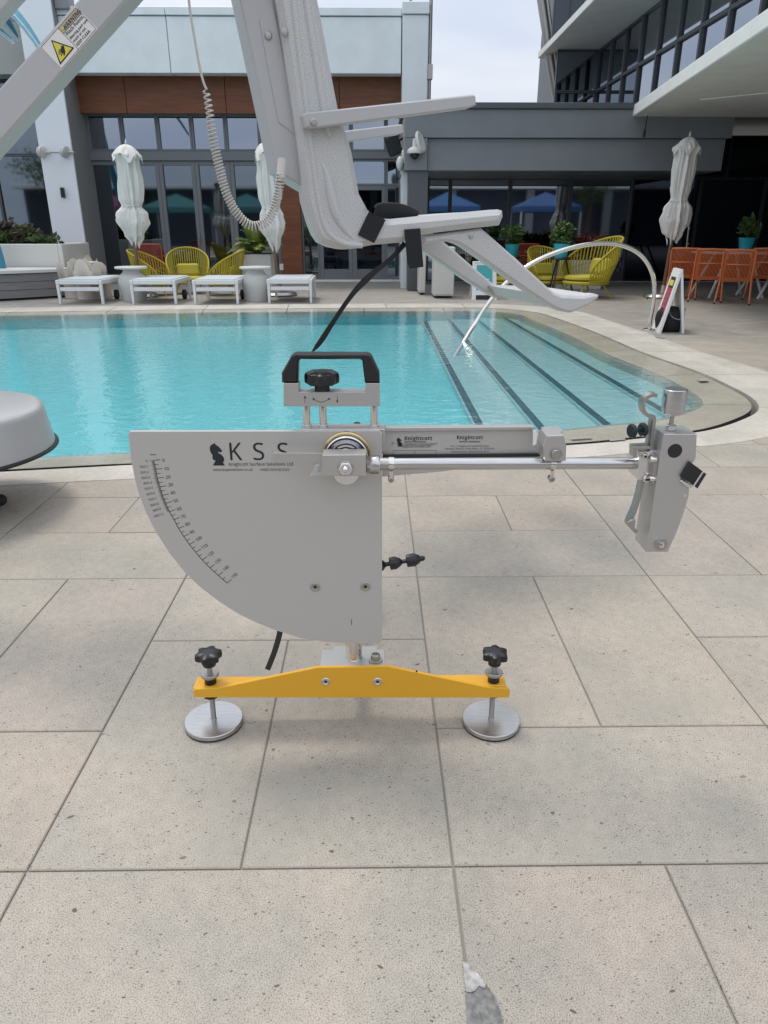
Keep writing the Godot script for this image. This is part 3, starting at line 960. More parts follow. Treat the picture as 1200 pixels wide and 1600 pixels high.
func build_tower() -> void:
	var t := thing("glass_tower", "glazed upper storeys with projecting white slabs behind the grey building", "building", Vector3(4.5, 0, -14.5))
	var xt := 3.98
	var y_top := 3.765
	var y_mid := 3.1231
	var x_l := 3.2279
	part("core", bx(xt + 0.06, 12.0, 2.42, 7.0, -20.0, -3.0), M.dark_frame, t, true)
	part("core", bx(x_l + 0.05, xt + 0.06, 1.9, 7.0, -14.68, -14.56), M.dark_frame, t, true)
	window(t, "window", x_l, xt - 0.02, y_mid + 0.001, y_top, -14.5, 0.022, M.dark_frame, M.glass)
	window(t, "window", x_l, xt - 0.02, 2.2, y_mid - 0.001, -14.5, 0.022, M.dark_frame, M.glass)
	var z := -14.5
	for i in 13:
		for r in [[2.425, y_mid - 0.001], [y_mid + 0.001, y_top]]:
			var w := window(t, "window", z + 0.001, z + 0.739, r[0], r[1], 0.0, 0.022, M.dark_frame, M.glass_tower if r[0] > 2.5 else M.glass)
			w.transform = t.global_transform.affine_inverse() * Transform3D(Basis(Vector3(0, 0, 1), Vector3(0, 1, 0), Vector3(-1, 0, 0)), Vector3(xt, 0, 0))
		z += 0.74
	# slab over those windows, glazing above it
	var s0 := 3.0318
	part("slab", bx(s0, xt + 0.3, y_top + 0.002, y_top + 0.11, -15.2, -4.2, 0.008), M.concrete, t, true)
	for k in 3:
		window(t, "upper_window", s0 + 0.08 + 0.28 * k, s0 + 0.355 + 0.28 * k, y_top + 0.112, y_top + 1.6, -14.55, 0.025, M.dark_frame, M.glass_tower)
	part("sloping_pipe", MB.new().tube([Vector3(3.4045, 2.9765, -14.9), Vector3(3.1616, 3.8729, -14.9), Vector3(2.8002, 5.239, -14.9)], 0.085, 16), M.dull_steel, t, true)
	part("sloping_pipe", MB.new().tube([Vector3(3.4405, 2.9553, -14.75), Vector3(3.221, 3.8427, -14.75), Vector3(2.8816, 5.1953, -14.75)], 0.025, 10), M.dull_steel, t, true)
	# the broad white canopy slab at the right
	var a := Vector3(3.522, 2.2693, -10.95)
	var dirv := Vector3(-0.1154, 0, 1).normalized()
	var b := a + dirv * 7.6
	var c := thing("white_canopy", "broad white concrete canopy slab jutting out over the dining area at top right", "canopy", Vector3(5.0, 0, -9.0))
	var out := [Vector2(a.x, -a.z), Vector2(9.5, -a.z), Vector2(9.5, -b.z), Vector2(b.x, -b.z)]
	var flat_t := Transform3D(Basis(Vector3(1, 0, 0), Vector3(0, 0, -1), Vector3(0, 1, 0)), Vector3.ZERO)
	part("slab", MB.new().prism(out, a.y, a.y + 0.142, 0.01, flat_t), M.concrete, c, true)
	var rib := a + Vector3(0.55, -0.012, 0.6)
	part("conduit", MB.new().tube([rib + Vector3(-0.25, 0, 0.9) , rib + Vector3(1.3, 0, 2.2), rib + Vector3(3.0, 0, 3.6)], 0.010, 8), M.concrete, c, true)
	part("junction_box", MB.new().box(rib + Vector3(1.3, -0.005, 2.2), Vector3(0.09, 0.03, 0.09), 0.006), M.concrete, c, true)
	part("support_wall", bx(9.2, 9.5, 0, a.y - 0.002, -12.0, -3.5), M.dark_frame, c, true)

func build_behind() -> void:                                 # what stands behind the photographer and shows in the glass
	var b := thing("dark_pavilion", "long dark blue pavilion across the deck, seen only mirrored in the glass doors", "building", Vector3(0, 0, 15))
	part("wall", bx(-18, 18, 0, 2.75, 14.2, 18, 0.02), mat(0.035, 0.045, 0.065, 0.6), b, true)
	part("roof", bx(-18.4, 18.4, 2.76, 2.95, 13.6, 18.4, 0.02), M.white_panel, b, true)
	for k in 9:
		part("column", bx(-16.2 + 4 * k, -15.8 + 4 * k, 0, 2.74, 13.7, 14.0, 0.01), M.grey_panel, b, true)
	var i := 0
	for e in [[-11.6, 7.5, "magenta", Color(0.28, 0.05, 0.15)], [-9.0, 9.5, "teal", Color(0.07, 0.22, 0.22)], [-5.8, 9.5, "green blue", Color(0.06, 0.19, 0.20)], [-2.6, 8.5, "orange", Color(0.35, 0.13, 0.06)], [3.2, 8.0, "blue", Color(0.05, 0.13, 0.29)], [7.5, 8.0, "deep blue", Color(0.04, 0.10, 0.23)]]:
		var t := thing("cabana_tent", "%s canvas cabana tent on four posts, mirrored in the storefront glass" % e[2], "tent", Vector3(e[0], 0, e[1]), 0.0, "cabana tents across the deck")
		var m := MB.new()
		var apex := Vector3(0, 2.35, 0)
		var rim := [Vector3(-1.3, 1.75, -1.3), Vector3(1.3, 1.75, -1.3), Vector3(1.3, 1.75, 1.3), Vector3(-1.3, 1.75, 1.3)]
		for k in 4:
			var p: Vector3 = rim[k]
			var q: Vector3 = rim[(k + 1) % 4]
			m.face([p, q, apex], (p + q) * 0.5)
			m.face([p, q, q - Vector3(0, 0.22, 0), p - Vector3(0, 0.22, 0)], (p + q) * Vector3(1, 0, 1))
		part("canopy", m, mat(e[3].r, e[3].g, e[3].b, 0.8), t)
		for k in 4:
			part("post", MB.new().box(Vector3(rim[k].x, 0.87, rim[k].z) * Vector3(0.97, 1, 0.97), Vector3(0.06, 1.74, 0.06), 0.004), M.fixture_white, t)
		i += 1
	for e in [[10.4, 11.5, 4.2], [-15.5, 11.0, 4.6]]:
		var tr := thing("shade_tree", "leafy green tree across the deck, %s mirrored in the glass" % ("by the blue tents," if e[0] > 0 else "by the magenta tent,"), "tree", Vector3(e[0], 0, e[1]))
		part("trunk", MB.new().tube([Vector3.ZERO, Vector3(0.05, 1.2, 0), Vector3(0.1, 2.4, 0.05), Vector3(0.05, 3.4, 0)], [0.14, 0.11, 0.08, 0.03], 8), M.bark, tr)
		part("crown", leaves(1100, Vector3(0, e[2] - 1.3, 0), Vector3(1.5, 1.2, 1.4), 0.16, int(e[1] * 7)), M.leaf_green, tr)

func leaves(count: int, c: Vector3, r: Vector3, size: float, sd: int, upright := 0.3) -> MB:   # loose leaves in clumps through an uneven volume
	var g := RandomNumberGenerator.new()
	g.seed = sd
	var m := MB.new()
	var clumps := []
	for k in maxi(5, count / 40):
		var v := Vector3(g.randfn(), g.randfn(), g.randfn()).normalized() * pow(g.randf(), 0.45)
		clumps.append(c + v * r * 0.85)
	for i in count:
		var p: Vector3 = clumps[g.randi() % clumps.size()] + Vector3(g.randfn(), g.randfn(), g.randfn()) * r * 0.17
		var d := Vector3(g.randfn(), g.randfn() * 0.7 + upright, g.randfn()).normalized()
		var s := size * g.randf_range(0.55, 1.15)
		var w := d.cross(Vector3(g.randfn(), g.randfn(), g.randfn())).normalized() * s * 0.28
		var bend := d.cross(w).normalized() * s * 0.12
		m.tri(p, p + d * s * 0.5 + w + bend, p + d * s)
		m.tri(p, p + d * s, p + d * s * 0.5 - w + bend)
	return m

# ---------------------------------------------------------------- furniture, plants, signs
func build_furniture() -> void:
	build_left_side()
	build_loungers()
	build_umbrellas()
	build_yellow_chairs()
	build_plants()
	build_right_side()

func build_left_side() -> void:
	# long planter box with shrubs, the curved grey bench in front of it
	var p := thing("planter_wall", "long white planter box full of green and purple shrubs behind the curved bench", "planter", Vector3(-5.8, 0, -10.9))
	var zf := -10.4
	var xr := -4.3214
	var yt := 0.6626
	part("front_panel", bx(-9.0, xr, 0.0, yt, zf - 0.06, zf, 0.008), M.planter_white, p, true)
	part("end_panel", bx(xr + 0.001, xr + 0.06, 0.0, yt, zf - 1.0, zf, 0.008), M.planter_white, p, true)
	part("rear_panel", bx(-9.0, xr, 0.0, yt, zf - 1.0, zf - 0.94, 0.008), M.planter_white, p, true)
	part("soil", bx(-9.0, xr - 0.002, yt - 0.25, yt - 0.07, zf - 0.938, zf - 0.062), M.soil, p, true)
	var spots := [[-5.2261, "leaf_green"], [-5.1176, "leaf_purple"], [-4.991, "leaf_green"], [-4.8586, "leaf_purple"], [-4.7361, "leaf_dark"], [-4.5953, "leaf_dark"]]
	var looks := ["bright green shrub at the left end in front of the turquoise trunk", "dark purple shrub between two bright green ones", "bright green shrub in the middle of the visible planter", "dark purple shrub spilling over the front edge of the white planter", "dark green low shrub right of the spilling purple one", "dark green low shrub at the planter's right-hand end"]
	for i in spots.size():
		var kind: String = spots[i][1]
		var h := 0.20 if kind == "leaf_dark" else 0.30
		var s := thing("planter_shrub", looks[i], "shrub", Vector3(spots[i][0], yt - 0.08, -10.75), 0.0, "shrubs in the long white planter")
		part("foliage", leaves(420, Vector3(0, h * 0.55, 0), Vector3(0.20, h * 0.6, 0.24), 0.10, 50 + i, 0.5), M[kind], s)
		part("stems", MB.new().tube([Vector3(0, -0.02, 0), Vector3(0.02, h * 0.5, 0.01), Vector3(0.0, h * 0.8, 0)], 0.008, 5), M.bark, s)
	var b := thing("curved_bench", "curved grey wood slat bench with a white top below the planter", "bench", Vector3(-5.0, 0, -9.6))
	var ht := 0.3627
	var line := []
	for k in 25:
		var a := lerpf(0.0, 1.0, k / 24.0)
		var x := lerpf(-9.0, -4.1102, a)
		var z := -9.02 - 0.95 * pow(maxf(0.0, (a - 0.62) / 0.38), 2.2)
		line.append(Vector2(x, z))
	var end := Vector2(line[-1].x, -10.3)
	for r in 3:
		var y0 := 0.03 + r * (ht - 0.07) / 3.0
		var y1 := 0.03 + (r + 1) * (ht - 0.07) / 3.0 - 0.006
		var m := MB.new()
		for k in 24:
			var q: Vector2 = line[k]
			var w: Vector2 = line[k + 1]
			m.face([Vector3(q.x, y0, q.y), Vector3(w.x, y0, w.y), Vector3(w.x, y1, w.y), Vector3(q.x, y1, q.y)], Vector3(0.3, 0, 1))
			m.face([Vector3(q.x, y1, q.y), Vector3(w.x, y1, w.y), Vector3(w.x, y1, w.y - 0.03), Vector3(q.x, y1, q.y - 0.03)], Vector3.UP)
		m.face([Vector3(end.x, y0, line[24].y), Vector3(end.x, y0, end.y), Vector3(end.x, y1, end.y), Vector3(end.x, y1, line[24].y)], Vector3.RIGHT)
		part("slat", m, M.bench_wood, b, true)
	var topm := MB.new()
	for k in 24:
		var q: Vector2 = line[k] + Vector2(0.0, 0.03)
		var w: Vector2 = line[k + 1] + Vector2(0.0, 0.03)
		topm.face([Vector3(q.x, ht, q.y), Vector3(w.x, ht, w.y), Vector3(w.x, ht, -10.38), Vector3(q.x, ht, -10.38)], Vector3.UP)
		topm.face([Vector3(q.x, ht - 0.035, q.y), Vector3(w.x, ht - 0.035, w.y), Vector3(w.x, ht, w.y), Vector3(q.x, ht, q.y)], Vector3(0.3, 0, 1))
		topm.face([Vector3(q.x, ht - 0.035, q.y), Vector3(w.x, ht - 0.035, w.y), Vector3(w.x, ht - 0.035, w.y - 0.06), Vector3(q.x, ht - 0.035, q.y - 0.06)], Vector3.DOWN)
	topm.face([Vector3(end.x + 0.001, ht - 0.035, -9.94), Vector3(end.x + 0.001, ht - 0.035, -10.38), Vector3(end.x + 0.001, ht, -10.38), Vector3(end.x + 0.001, ht, -9.94)], Vector3.RIGHT)
	part("seat_top", topm, M.cream_stone, b, true)
	var kick := MB.new()
	for k in 24:
		var q: Vector2 = line[k] - Vector2(0.0, 0.05)
		var w: Vector2 = line[k + 1] - Vector2(0.0, 0.05)
		kick.face([Vector3(q.x, 0, q.y), Vector3(w.x, 0, w.y), Vector3(w.x, 0.03, w.y), Vector3(q.x, 0.03, q.y)], Vector3(0.3, 0, 1))
	part("kick_board", kick, M.black_rubber, b, true)
	# turquoise metal palm: trunk at the picture's left edge, broad leaves arching over
	var root := Vector3(-5.0152, 0.0, -10.15)
	var s := thing("palm_sculpture", "turquoise metal palm tree sculpture with a lattice midrib, at the far left edge", "sculpture", root)
	part("trunk", MB.new().tube([Vector3(0.0, 0, 0), Vector3(-0.02, 0.5, 0), Vector3(-0.12, 1.3, 0), Vector3(-0.30, 2.2, 0.02), Vector3(-0.40, 3.0, 0.05)], [0.085, 0.08, 0.07, 0.06, 0.05], 14), M.turquoise, s)
	var crown := Vector3(-0.40, 3.0, 0.05)
	var tips := [[Vector3(0.75, 0.55, 0.25), Vector3(1.65, -0.35, 0.45)], [Vector3(0.45, 0.26, -0.1), Vector3(1.0, 0.0, -0.2)], [Vector3(-0.7, 0.6, 0.1), Vector3(-1.6, -0.1, 0.2)], [Vector3(0.2, 0.7, -0.6), Vector3(0.5, 0.3, -1.5)], [Vector3(0.35, 0.9, 0.1), Vector3(0.8, 1.3, 0.2)], [Vector3(-0.3, 0.8, 0.5), Vector3(-0.8, 0.5, 1.2)]]
	for i in tips.size():
		var path := smooth_path([crown, crown + tips[i][0] * 0.55, crown + tips[i][0], crown + (tips[i][0] + tips[i][1]) * 0.55, crown + tips[i][1]], 5)
		var m := MB.new()
		m.smooth()
		var n := path.size()
		for k in n - 1:
			var w0 := 0.20 * sin(PI * pow(float(k) / n, 0.7)) + 0.01
			var w1 := 0.20 * sin(PI * pow(float(k + 1) / n, 0.7)) + 0.01
			var d: Vector3 = (path[k + 1] - path[k]).normalized()
			var sd := d.cross(Vector3.UP).normalized()
			for sg in [-1.0, 1.0]:
				m.face([path[k], path[k + 1], path[k + 1] + sd * sg * w1 + Vector3(0, w1 * 0.35, 0), path[k] + sd * sg * w0 + Vector3(0, w0 * 0.35, 0)], Vector3.UP)
		var leaf := part("metal_leaf", m, M.turquoise, s)
		var rib := MB.new()
		for k in range(0, n - 1):
			var q: Vector3 = path[k] + Vector3(0, -0.035, 0.0)
			var w: Vector3 = path[k + 1] + Vector3(0, -0.035, 0.0)
			rib.tube([path[k], w], 0.011, 6)
			rib.tube([q, w], 0.012, 6)
			rib.tube([path[k], path[k + 1]], 0.012, 6)
			rib.tube([q, path[k]], 0.009, 6)
		part("lattice_midrib", rib, M.pale_metal, leaf).set_meta("kind", "stuff")
	# cream petal chairs round a small table by the column
	var cz := -9.95
	var list := [[-4.0038, -10.0, 0.5, "cream petal-backed tub chair nearest the planter box, partly behind it"], [-3.7489, -9.8, 0.1, "cream petal-backed tub chair in front of the small cream table"], [-3.6919, -10.1, -0.5, "tall cream petal-backed tub chair at the dark glass end of the group"], [-4.2067, -10.9, PI, "bright cream tub chair farthest back, behind the small cream table"]]
	for i in list.size():
		var e: Array = list[i]
		var c := thing("petal_chair", e[3], "chair", Vector3(e[0], 0, e[1]), e[2], "cream petal chairs round the table by the column")
		var m := MB.new()
		m.smooth()
		for k in 28:
			var a0 := PI * (0.08 + 0.84 * k / 28.0)
			var a1 := PI * (0.08 + 0.84 * (k + 1) / 28.0)
			var h0 := 0.24 + 0.26 * pow(absf(sin(a0 * 3.0)), 0.4) * (0.6 + 0.4 * sin(a0))
			var h1 := 0.24 + 0.26 * pow(absf(sin(a1 * 3.0)), 0.4) * (0.6 + 0.4 * sin(a1))
			for r in [[0.15, 0.15, 0.0, 0.5, 1.0], [0.19, 0.21, 0.5, 1.0, -1.0]]:
				m.face([Vector3(cos(a0) * r[0], h0 * r[2], sin(a0) * r[0]), Vector3(cos(a1) * r[0], h1 * r[2], sin(a1) * r[0]), Vector3(cos(a1) * r[1], h1 * r[3], sin(a1) * r[1]), Vector3(cos(a0) * r[1], h0 * r[3], sin(a0) * r[1])], Vector3(cos(a0), 0, sin(a0)))
			m.face([Vector3(cos(a0) * 0.15, h0 * 0.5, sin(a0) * 0.15), Vector3(cos(a1) * 0.15, h1 * 0.5, sin(a1) * 0.15), Vector3(cos(a1) * 0.19, h1 * 0.5, sin(a1) * 0.19), Vector3(cos(a0) * 0.19, h0 * 0.5, sin(a0) * 0.19)], Vector3.DOWN)
		part("petal_back", m, M.cream_plastic, c)
		part("seat", MB.new().lathe([Vector2(0, 0.0), Vector2(0.13, 0.0), Vector2(0.11, 0.1), Vector2(0.15, 0.20), Vector2(0.155, 0.22), Vector2(0, 0.225)], Transform3D(), 24), M.cream_plastic, c)
	var tb := thing("petal_table", "small round cream table among the petal chairs by the white column", "table", Vector3(-3.9664, 0, -10.3))
	part("table_top", MB.new().lathe([Vector2(0, 0.42), Vector2(0.20, 0.42), Vector2(0.205, 0.43), Vector2(0.19, 0.438), Vector2(0, 0.438)], Transform3D(), 32), M.cream_plastic, tb)
	part("pedestal", MB.new().lathe([Vector2(0, 0), Vector2(0.16, 0), Vector2(0.14, 0.02), Vector2(0.035, 0.06), Vector2(0.03, 0.41), Vector2(0, 0.419)], Transform3D(), 20), M.cream_plastic, tb)

func build_loungers() -> void:
	var spots := [[Vector3(-3.8308, 0, -9.0552), Vector3(-3.2913, 0, -9.0481), "first white sling lounger, next to the curved bench"], [Vector3(-2.9394, 0, -9.0435), Vector3(-2.4077, 0, -9.0366), "second white sling lounger, in front of the left white umbrella"], [Vector3(-2.1809, 0, -9.0336), Vector3(-1.6571, 0, -9.0268), "third white sling lounger, below the middle yellow chair"], [Vector3(-1.2983, 0, -9.1434), Vector3(-0.7756, 0, -9.1366), "fourth white sling lounger, right of the second round side table"]]
	var proto: Node3D = null
	for e in spots:
		var mid: Vector3 = (e[0] + e[1]) * 0.5
		if proto == null:
			proto = thing("sun_lounger", e[2], "sun lounger", mid, 0.02, "white loungers along the pool's far side")
			var w := 0.255
			var h := 0.280
			var fr := MB.new()
			fr.box(Vector3(-w, h - 0.025, -0.38), Vector3(0.04, 0.05, 0.84), 0.004)
			fr.box(Vector3(w, h - 0.025, -0.38), Vector3(0.04, 0.05, 0.84), 0.004)
			part("side_rails", fr, M.white_powder, proto).set_meta("kind", "stuff")
			part("end_rail", MB.new().box(Vector3(0, h - 0.025, 0.02), Vector3(2 * w - 0.042, 0.05, 0.04), 0.004), M.white_powder, proto)
			part("stretcher", MB.new().box(Vector3(0, h - 0.105, 0.02), Vector3(2 * w - 0.042, 0.045, 0.035), 0.004), M.white_powder, proto)
			part("sling", MB.new().box(Vector3(0, h + 0.004, -0.38), Vector3(2 * w - 0.02, 0.014, 0.82), 0.004), M.sling, proto)
			for lz in [0.02, -0.76]:
				for sx in [-1.0, 1.0]:
					part("leg", MB.new().prism([Vector2(-0.014, 0), Vector2(0.014, 0), Vector2(0.018, h - 0.051), Vector2(-0.018, h - 0.051)], lz - 0.02, lz + 0.02, 0.003, Transform3D(Basis(), Vector3(sx * w, 0, 0))), M.white_powder, proto)
			part("wheel", MB.new().tube([Vector3(0.19, 0.06, -0.66), Vector3(0.23, 0.06, -0.66)], 0.06, 14), M.black_rubber, proto)
		else:
			copy_of(proto, "sun_lounger", e[2], mid, 0.02, "white loungers along the pool's far side")
	var tables := [[Vector3(-3.0541, 0, -9.4622), "white mushroom side table with a wide round top under the left umbrella"], [Vector3(-1.494, 0, -9.4417), "white mushroom side table in front of the palm planter"]]
	for e in tables:
		var t := thing("side_table", e[1], "side table", e[0], 0.0, "round stone side tables between loungers")
		part("table_top", MB.new().lathe([Vector2(0, 0.385), Vector2(0.175, 0.385), Vector2(0.195, 0.392), Vector2(0.198, 0.408), Vector2(0.19, 0.415), Vector2(0, 0.417)], Transform3D(), 36), M.cream_stone, t)
		part("pedestal", MB.new().lathe([Vector2(0, 0), Vector2(0.145, 0), Vector2(0.152, 0.05), Vector2(0.172, 0.16), Vector2(0.176, 0.23), Vector2(0.16, 0.30), Vector2(0.11, 0.345), Vector2(0.095, 0.384), Vector2(0, 0.384)], Transform3D(), 36), M.cream_stone, t)

func closed_umbrella(called_label: String, foot: Vector3, top: Vector3, y_low: float, widths: Array, sd: int) -> void:   # widths: (share of the canopy's length from its foot, radius)
	var t := thing("closed_umbrella", called_label, "umbrella", foot, 0.0, "closed white umbrellas round the pool")
	var axis := top - foot
	var frame := Transform3D(along(Vector3.ZERO, axis).basis, Vector3.ZERO)
	var length := axis.length()
	part("pole", MB.new().tube([Vector3.ZERO, axis * 0.5, axis * 0.97], 0.024, 12), M.pole_wood, t)
	part("finial", MB.new().lathe([Vector2(0, length * 0.95), Vector2(0.014, length * 0.95), Vector2(0.012, length * 0.985), Vector2(0.004, length), Vector2(0, length + 0.005)], frame, 10), M.pale_metal, t)
	part("base", MB.new().lathe([Vector2(0, 0), Vector2(0.24, 0), Vector2(0.25, 0.02), Vector2(0.22, 0.05), Vector2(0.05, 0.07), Vector2(0.04, 0.16), Vector2(0, 0.16)], Transform3D(), 28), M.dull_steel, t)
	var g := RandomNumberGenerator.new()
	g.seed = sd
	var m := MB.new()
	m.smooth()
	var creases := FastNoiseLite.new()
	creases.seed = sd
	creases.frequency = 3.2
	creases.fractal_type = FastNoiseLite.FRACTAL_RIDGED
	creases.fractal_octaves = 3
	var rows := 64
	var sides := 96
	var ph := [g.randf() * TAU, g.randf() * TAU, g.randf() * TAU, g.randf() * TAU]
	var grid := []
	for i in rows + 1:
		var k := float(i) / rows
		var r := 0.0
		for j in widths.size() - 1:
			if k >= widths[j][0] and k <= widths[j + 1][0]:
				r = 0.86 * lerpf(widths[j][1], widths[j + 1][1], smoothstep(0.0, 1.0, (k - widths[j][0]) / (widths[j + 1][0] - widths[j][0])))
		var row := []
		for s in sides:
			var a := TAU * s / sides
			var tw := a + 0.22 * k + 0.10 * sin(4.0 * k + ph[0])
			var ridge := 1.0 - 2.0 * absf(sin(4.0 * tw + ph[1]))
			var low_part := clampf((0.40 - k) * 8.0, 0.0, 1.0)
			var fold := (0.20 + 0.05 * low_part) * ridge + 0.11 * sin(13.0 * a + ph[2] + 2.2 * k) + 0.06 * sin(23.0 * a + ph[3] - 3.0 * k) + 0.06 * sin(2.0 * a + 9.0 * k + ph[0]) + (0.014 + 0.034 * low_part) * creases.get_noise_3d(cos(a) * 0.5, sin(a) * 0.5, k * 2.6) * 2.0
			var soft := clampf((1.0 - k) * 9.0, 0.0, 1.0)
			var rr := r * (1.0 + fold * soft)
			var y := lerpf(y_low - foot.y, length * 0.955, k)
			if i == 0:
				y += 0.05 * sin(4.0 * a + ph[0]) + 0.035 * sin(9.0 * a + ph[3])
			elif i < 5:
				y += (0.05 * sin(4.0 * a + ph[0]) + 0.035 * sin(9.0 * a + ph[3])) * (1.0 - i / 5.0)
			row.append(frame * Vector3(cos(a) * maxf(0.02, rr), y, -sin(a) * maxf(0.02, rr)))
		grid.append(row)
	for i in rows:
		for s in sides:
			var j := (s + 1) % sides
			m.quad(grid[i][s], grid[i][j], grid[i + 1][j], grid[i + 1][s])
	var c := part("canopy", m, M.canvas, t)
	var flap := MB.new()
	flap.smooth()
	var cap_r: float = widths[-4][1] * 1.0
	var rings := []
	for i in 9:
		var k := i / 8.0
		var row := []
		for s in 64:
			var a := TAU * s / 64.0
			var point := absf(sin(2.5 * a + ph[1]))
			var y := length * 0.968 - k * (0.115 + 0.105 * pow(point, 3.0))
			var rr := lerpf(0.025, cap_r, pow(k, 0.62)) * (1.0 - 0.16 * k * (1.0 - point) + 0.05 * k * sin(11.0 * a + ph[2]))
			row.append(frame * Vector3(cos(a) * rr, y, -sin(a) * rr))
		rings.append(row)
	for i in 8:
		for s in 64:
			var j := (s + 1) % 64
			flap.quad(rings[i + 1][s], rings[i + 1][j], rings[i][j], rings[i][s])
	part("top_flap", flap, M.canvas, c)
	part("tie", MB.new().tube(range(25).map(func(q): return frame * Vector3(cos(TAU * q / 24.0) * 0.105, lerpf(y_low - foot.y, length * 0.955, 0.39) + 0.01 * sin(q), -sin(TAU * q / 24.0) * 0.105)), 0.009, 6, false), M.canvas, c)

func build_umbrellas() -> void:
	var f := Vector3(-3.0181, 0, -9.6392)
	f = Vector3(-3.1568, 0, -10.0)
	closed_umbrella("closed white umbrella at the left, tied in the middle, before the folding doors", f, Vector3(-3.0959, 1.8962, -10), Vector3(-3.1569, 0.6942, -10).y, [[0.0, 0.05], [0.07, 0.12], [0.22, 0.20], [0.31, 0.185], [0.385, 0.115], [0.46, 0.145], [0.62, 0.155], [0.80, 0.145], [0.87, 0.150], [0.90, 0.19], [0.945, 0.15], [0.985, 0.07], [1.0, 0.03]], 3)
	closed_umbrella("closed white umbrella half hidden behind the lift's back box and coiled cord", Vector3(-1.3098, 0, -10.2), Vector3(-1.3921, 1.9413, -10.2), Vector3(-1.3108, 0.6264, -10.2).y, [[0.0, 0.04], [0.06, 0.09], [0.20, 0.17], [0.32, 0.16], [0.40, 0.12], [0.50, 0.15], [0.65, 0.15], [0.80, 0.13], [0.90, 0.155], [0.95, 0.13], [0.985, 0.06], [1.0, 0.02]], 8)
	closed_umbrella("closed white umbrella leaning at the right, on a brown pole behind the floor sign", Vector3(3.8419, 0, -9.83), Vector3(3.911, 1.9723, -9.83), Vector3(3.8854, 0.7265, -9.83).y, [[0.0, 0.07], [0.06, 0.12], [0.20, 0.175], [0.32, 0.16], [0.42, 0.105], [0.52, 0.13], [0.70, 0.145], [0.84, 0.13], [0.915, 0.165], [0.95, 0.13], [0.985, 0.06], [1.0, 0.02]], 21)

func yellow_chair(label: String, at: Vector3, turn: float, size: float) -> Node3D:
	var wide := 1.0
	var t := thing("rope_chair", label, "chair", at, turn, "yellow rope lounge chairs beside the pool")
	t.scale = Vector3.ONE * size
	var weave := MB.new()
	var n := 36
	var top_rim := []
	var low_rim := []
	for i in n + 1:
		var u := lerpf(-1.0, 1.0, float(i) / n)
		var a := u * 2.05
		var h := 0.36 + 0.46 * pow(cos(u * PI * 0.5), 0.75) + 0.02
		top_rim.append(Vector3(sin(a) * 0.40 * wide, h, -cos(a) * 0.40 - 0.10 * cos(a) * pow(cos(u * PI * 0.5), 0.8)))
		low_rim.append(Vector3(sin(a) * 0.33 * wide, 0.24, -cos(a) * 0.31))
	for i in n + 1:
		var p: Vector3 = low_rim[i]
		var q: Vector3 = top_rim[i]
		weave.tube([p, p.lerp(q, 0.5) + Vector3(p.x, 0, p.z) * 0.10, q], 0.0125, 5)
		if i < n:
			weave.tube([p, low_rim[i + 1]], 0.012, 5)
			var mp: Vector3 = p.lerp(q, 0.45) + Vector3(p.x, 0, p.z) * 0.09
			var mq: Vector3 = (low_rim[i + 1] as Vector3).lerp(top_rim[i + 1], 0.45) + Vector3(low_rim[i + 1].x, 0, low_rim[i + 1].z) * 0.09
			weave.tube([mp, mq], 0.008, 5)
	part("rope_weave", weave, M.yellow_rope, t).set_meta("kind", "stuff")
	part("top_rim", MB.new().tube(smooth_path(top_rim, 2), 0.017, 8), M.yellow_rope, t)
	var seat := MB.new()
	for k in 19:
		var a := PI * k / 18.0
		seat.tube([Vector3(-cos(a) * 0.33 * wide, 0.235, sin(a) * 0.33 - 0.02), Vector3(-cos(a) * 0.30 * wide, 0.195, sin(a) * 0.30 - 0.02)], 0.011, 5)
	part("seat_rope", seat, M.yellow_rope, t).set_meta("kind", "stuff")
	part("seat_frame", MB.new().lathe([Vector2(0, 0.185), Vector2(0.31, 0.19), Vector2(0.33, 0.205), Vector2(0.335, 0.225), Vector2(0.32, 0.24), Vector2(0, 0.245)], Transform3D(Basis.from_scale(Vector3(wide, 1, 1)), Vector3.ZERO), 36), M.yellow_rope, t)
	part("seat_cushion", MB.new().lathe([Vector2(0, 0.246), Vector2(0.27, 0.25), Vector2(0.30, 0.27), Vector2(0.295, 0.30), Vector2(0.25, 0.318), Vector2(0, 0.325)], Transform3D(Basis.from_scale(Vector3(wide, 1, 1)), Vector3(0, 0, 0.02)), 36), M.yellow_cushion, t)
	part("back_cushion", MB.new().box(Vector3(0, 0.43, -0.24), Vector3(0.44 * wide, 0.24, 0.10), 0.04, Basis(Vector3(1, 0, 0), -0.25)), M.yellow_cushion, t)
	for s in [[-1, -1], [1, -1], [-1, 1], [1, 1]]:
		part("leg", MB.new().tube([Vector3(s[0] * 0.19 * wide, 0.19, s[1] * 0.17), Vector3(s[0] * 0.23 * wide, 0.10, s[1] * 0.22), Vector3(s[0] * 0.27 * wide, 0.0, s[1] * 0.27)], 0.012, 8), M.yellow_rope, t)
	return t

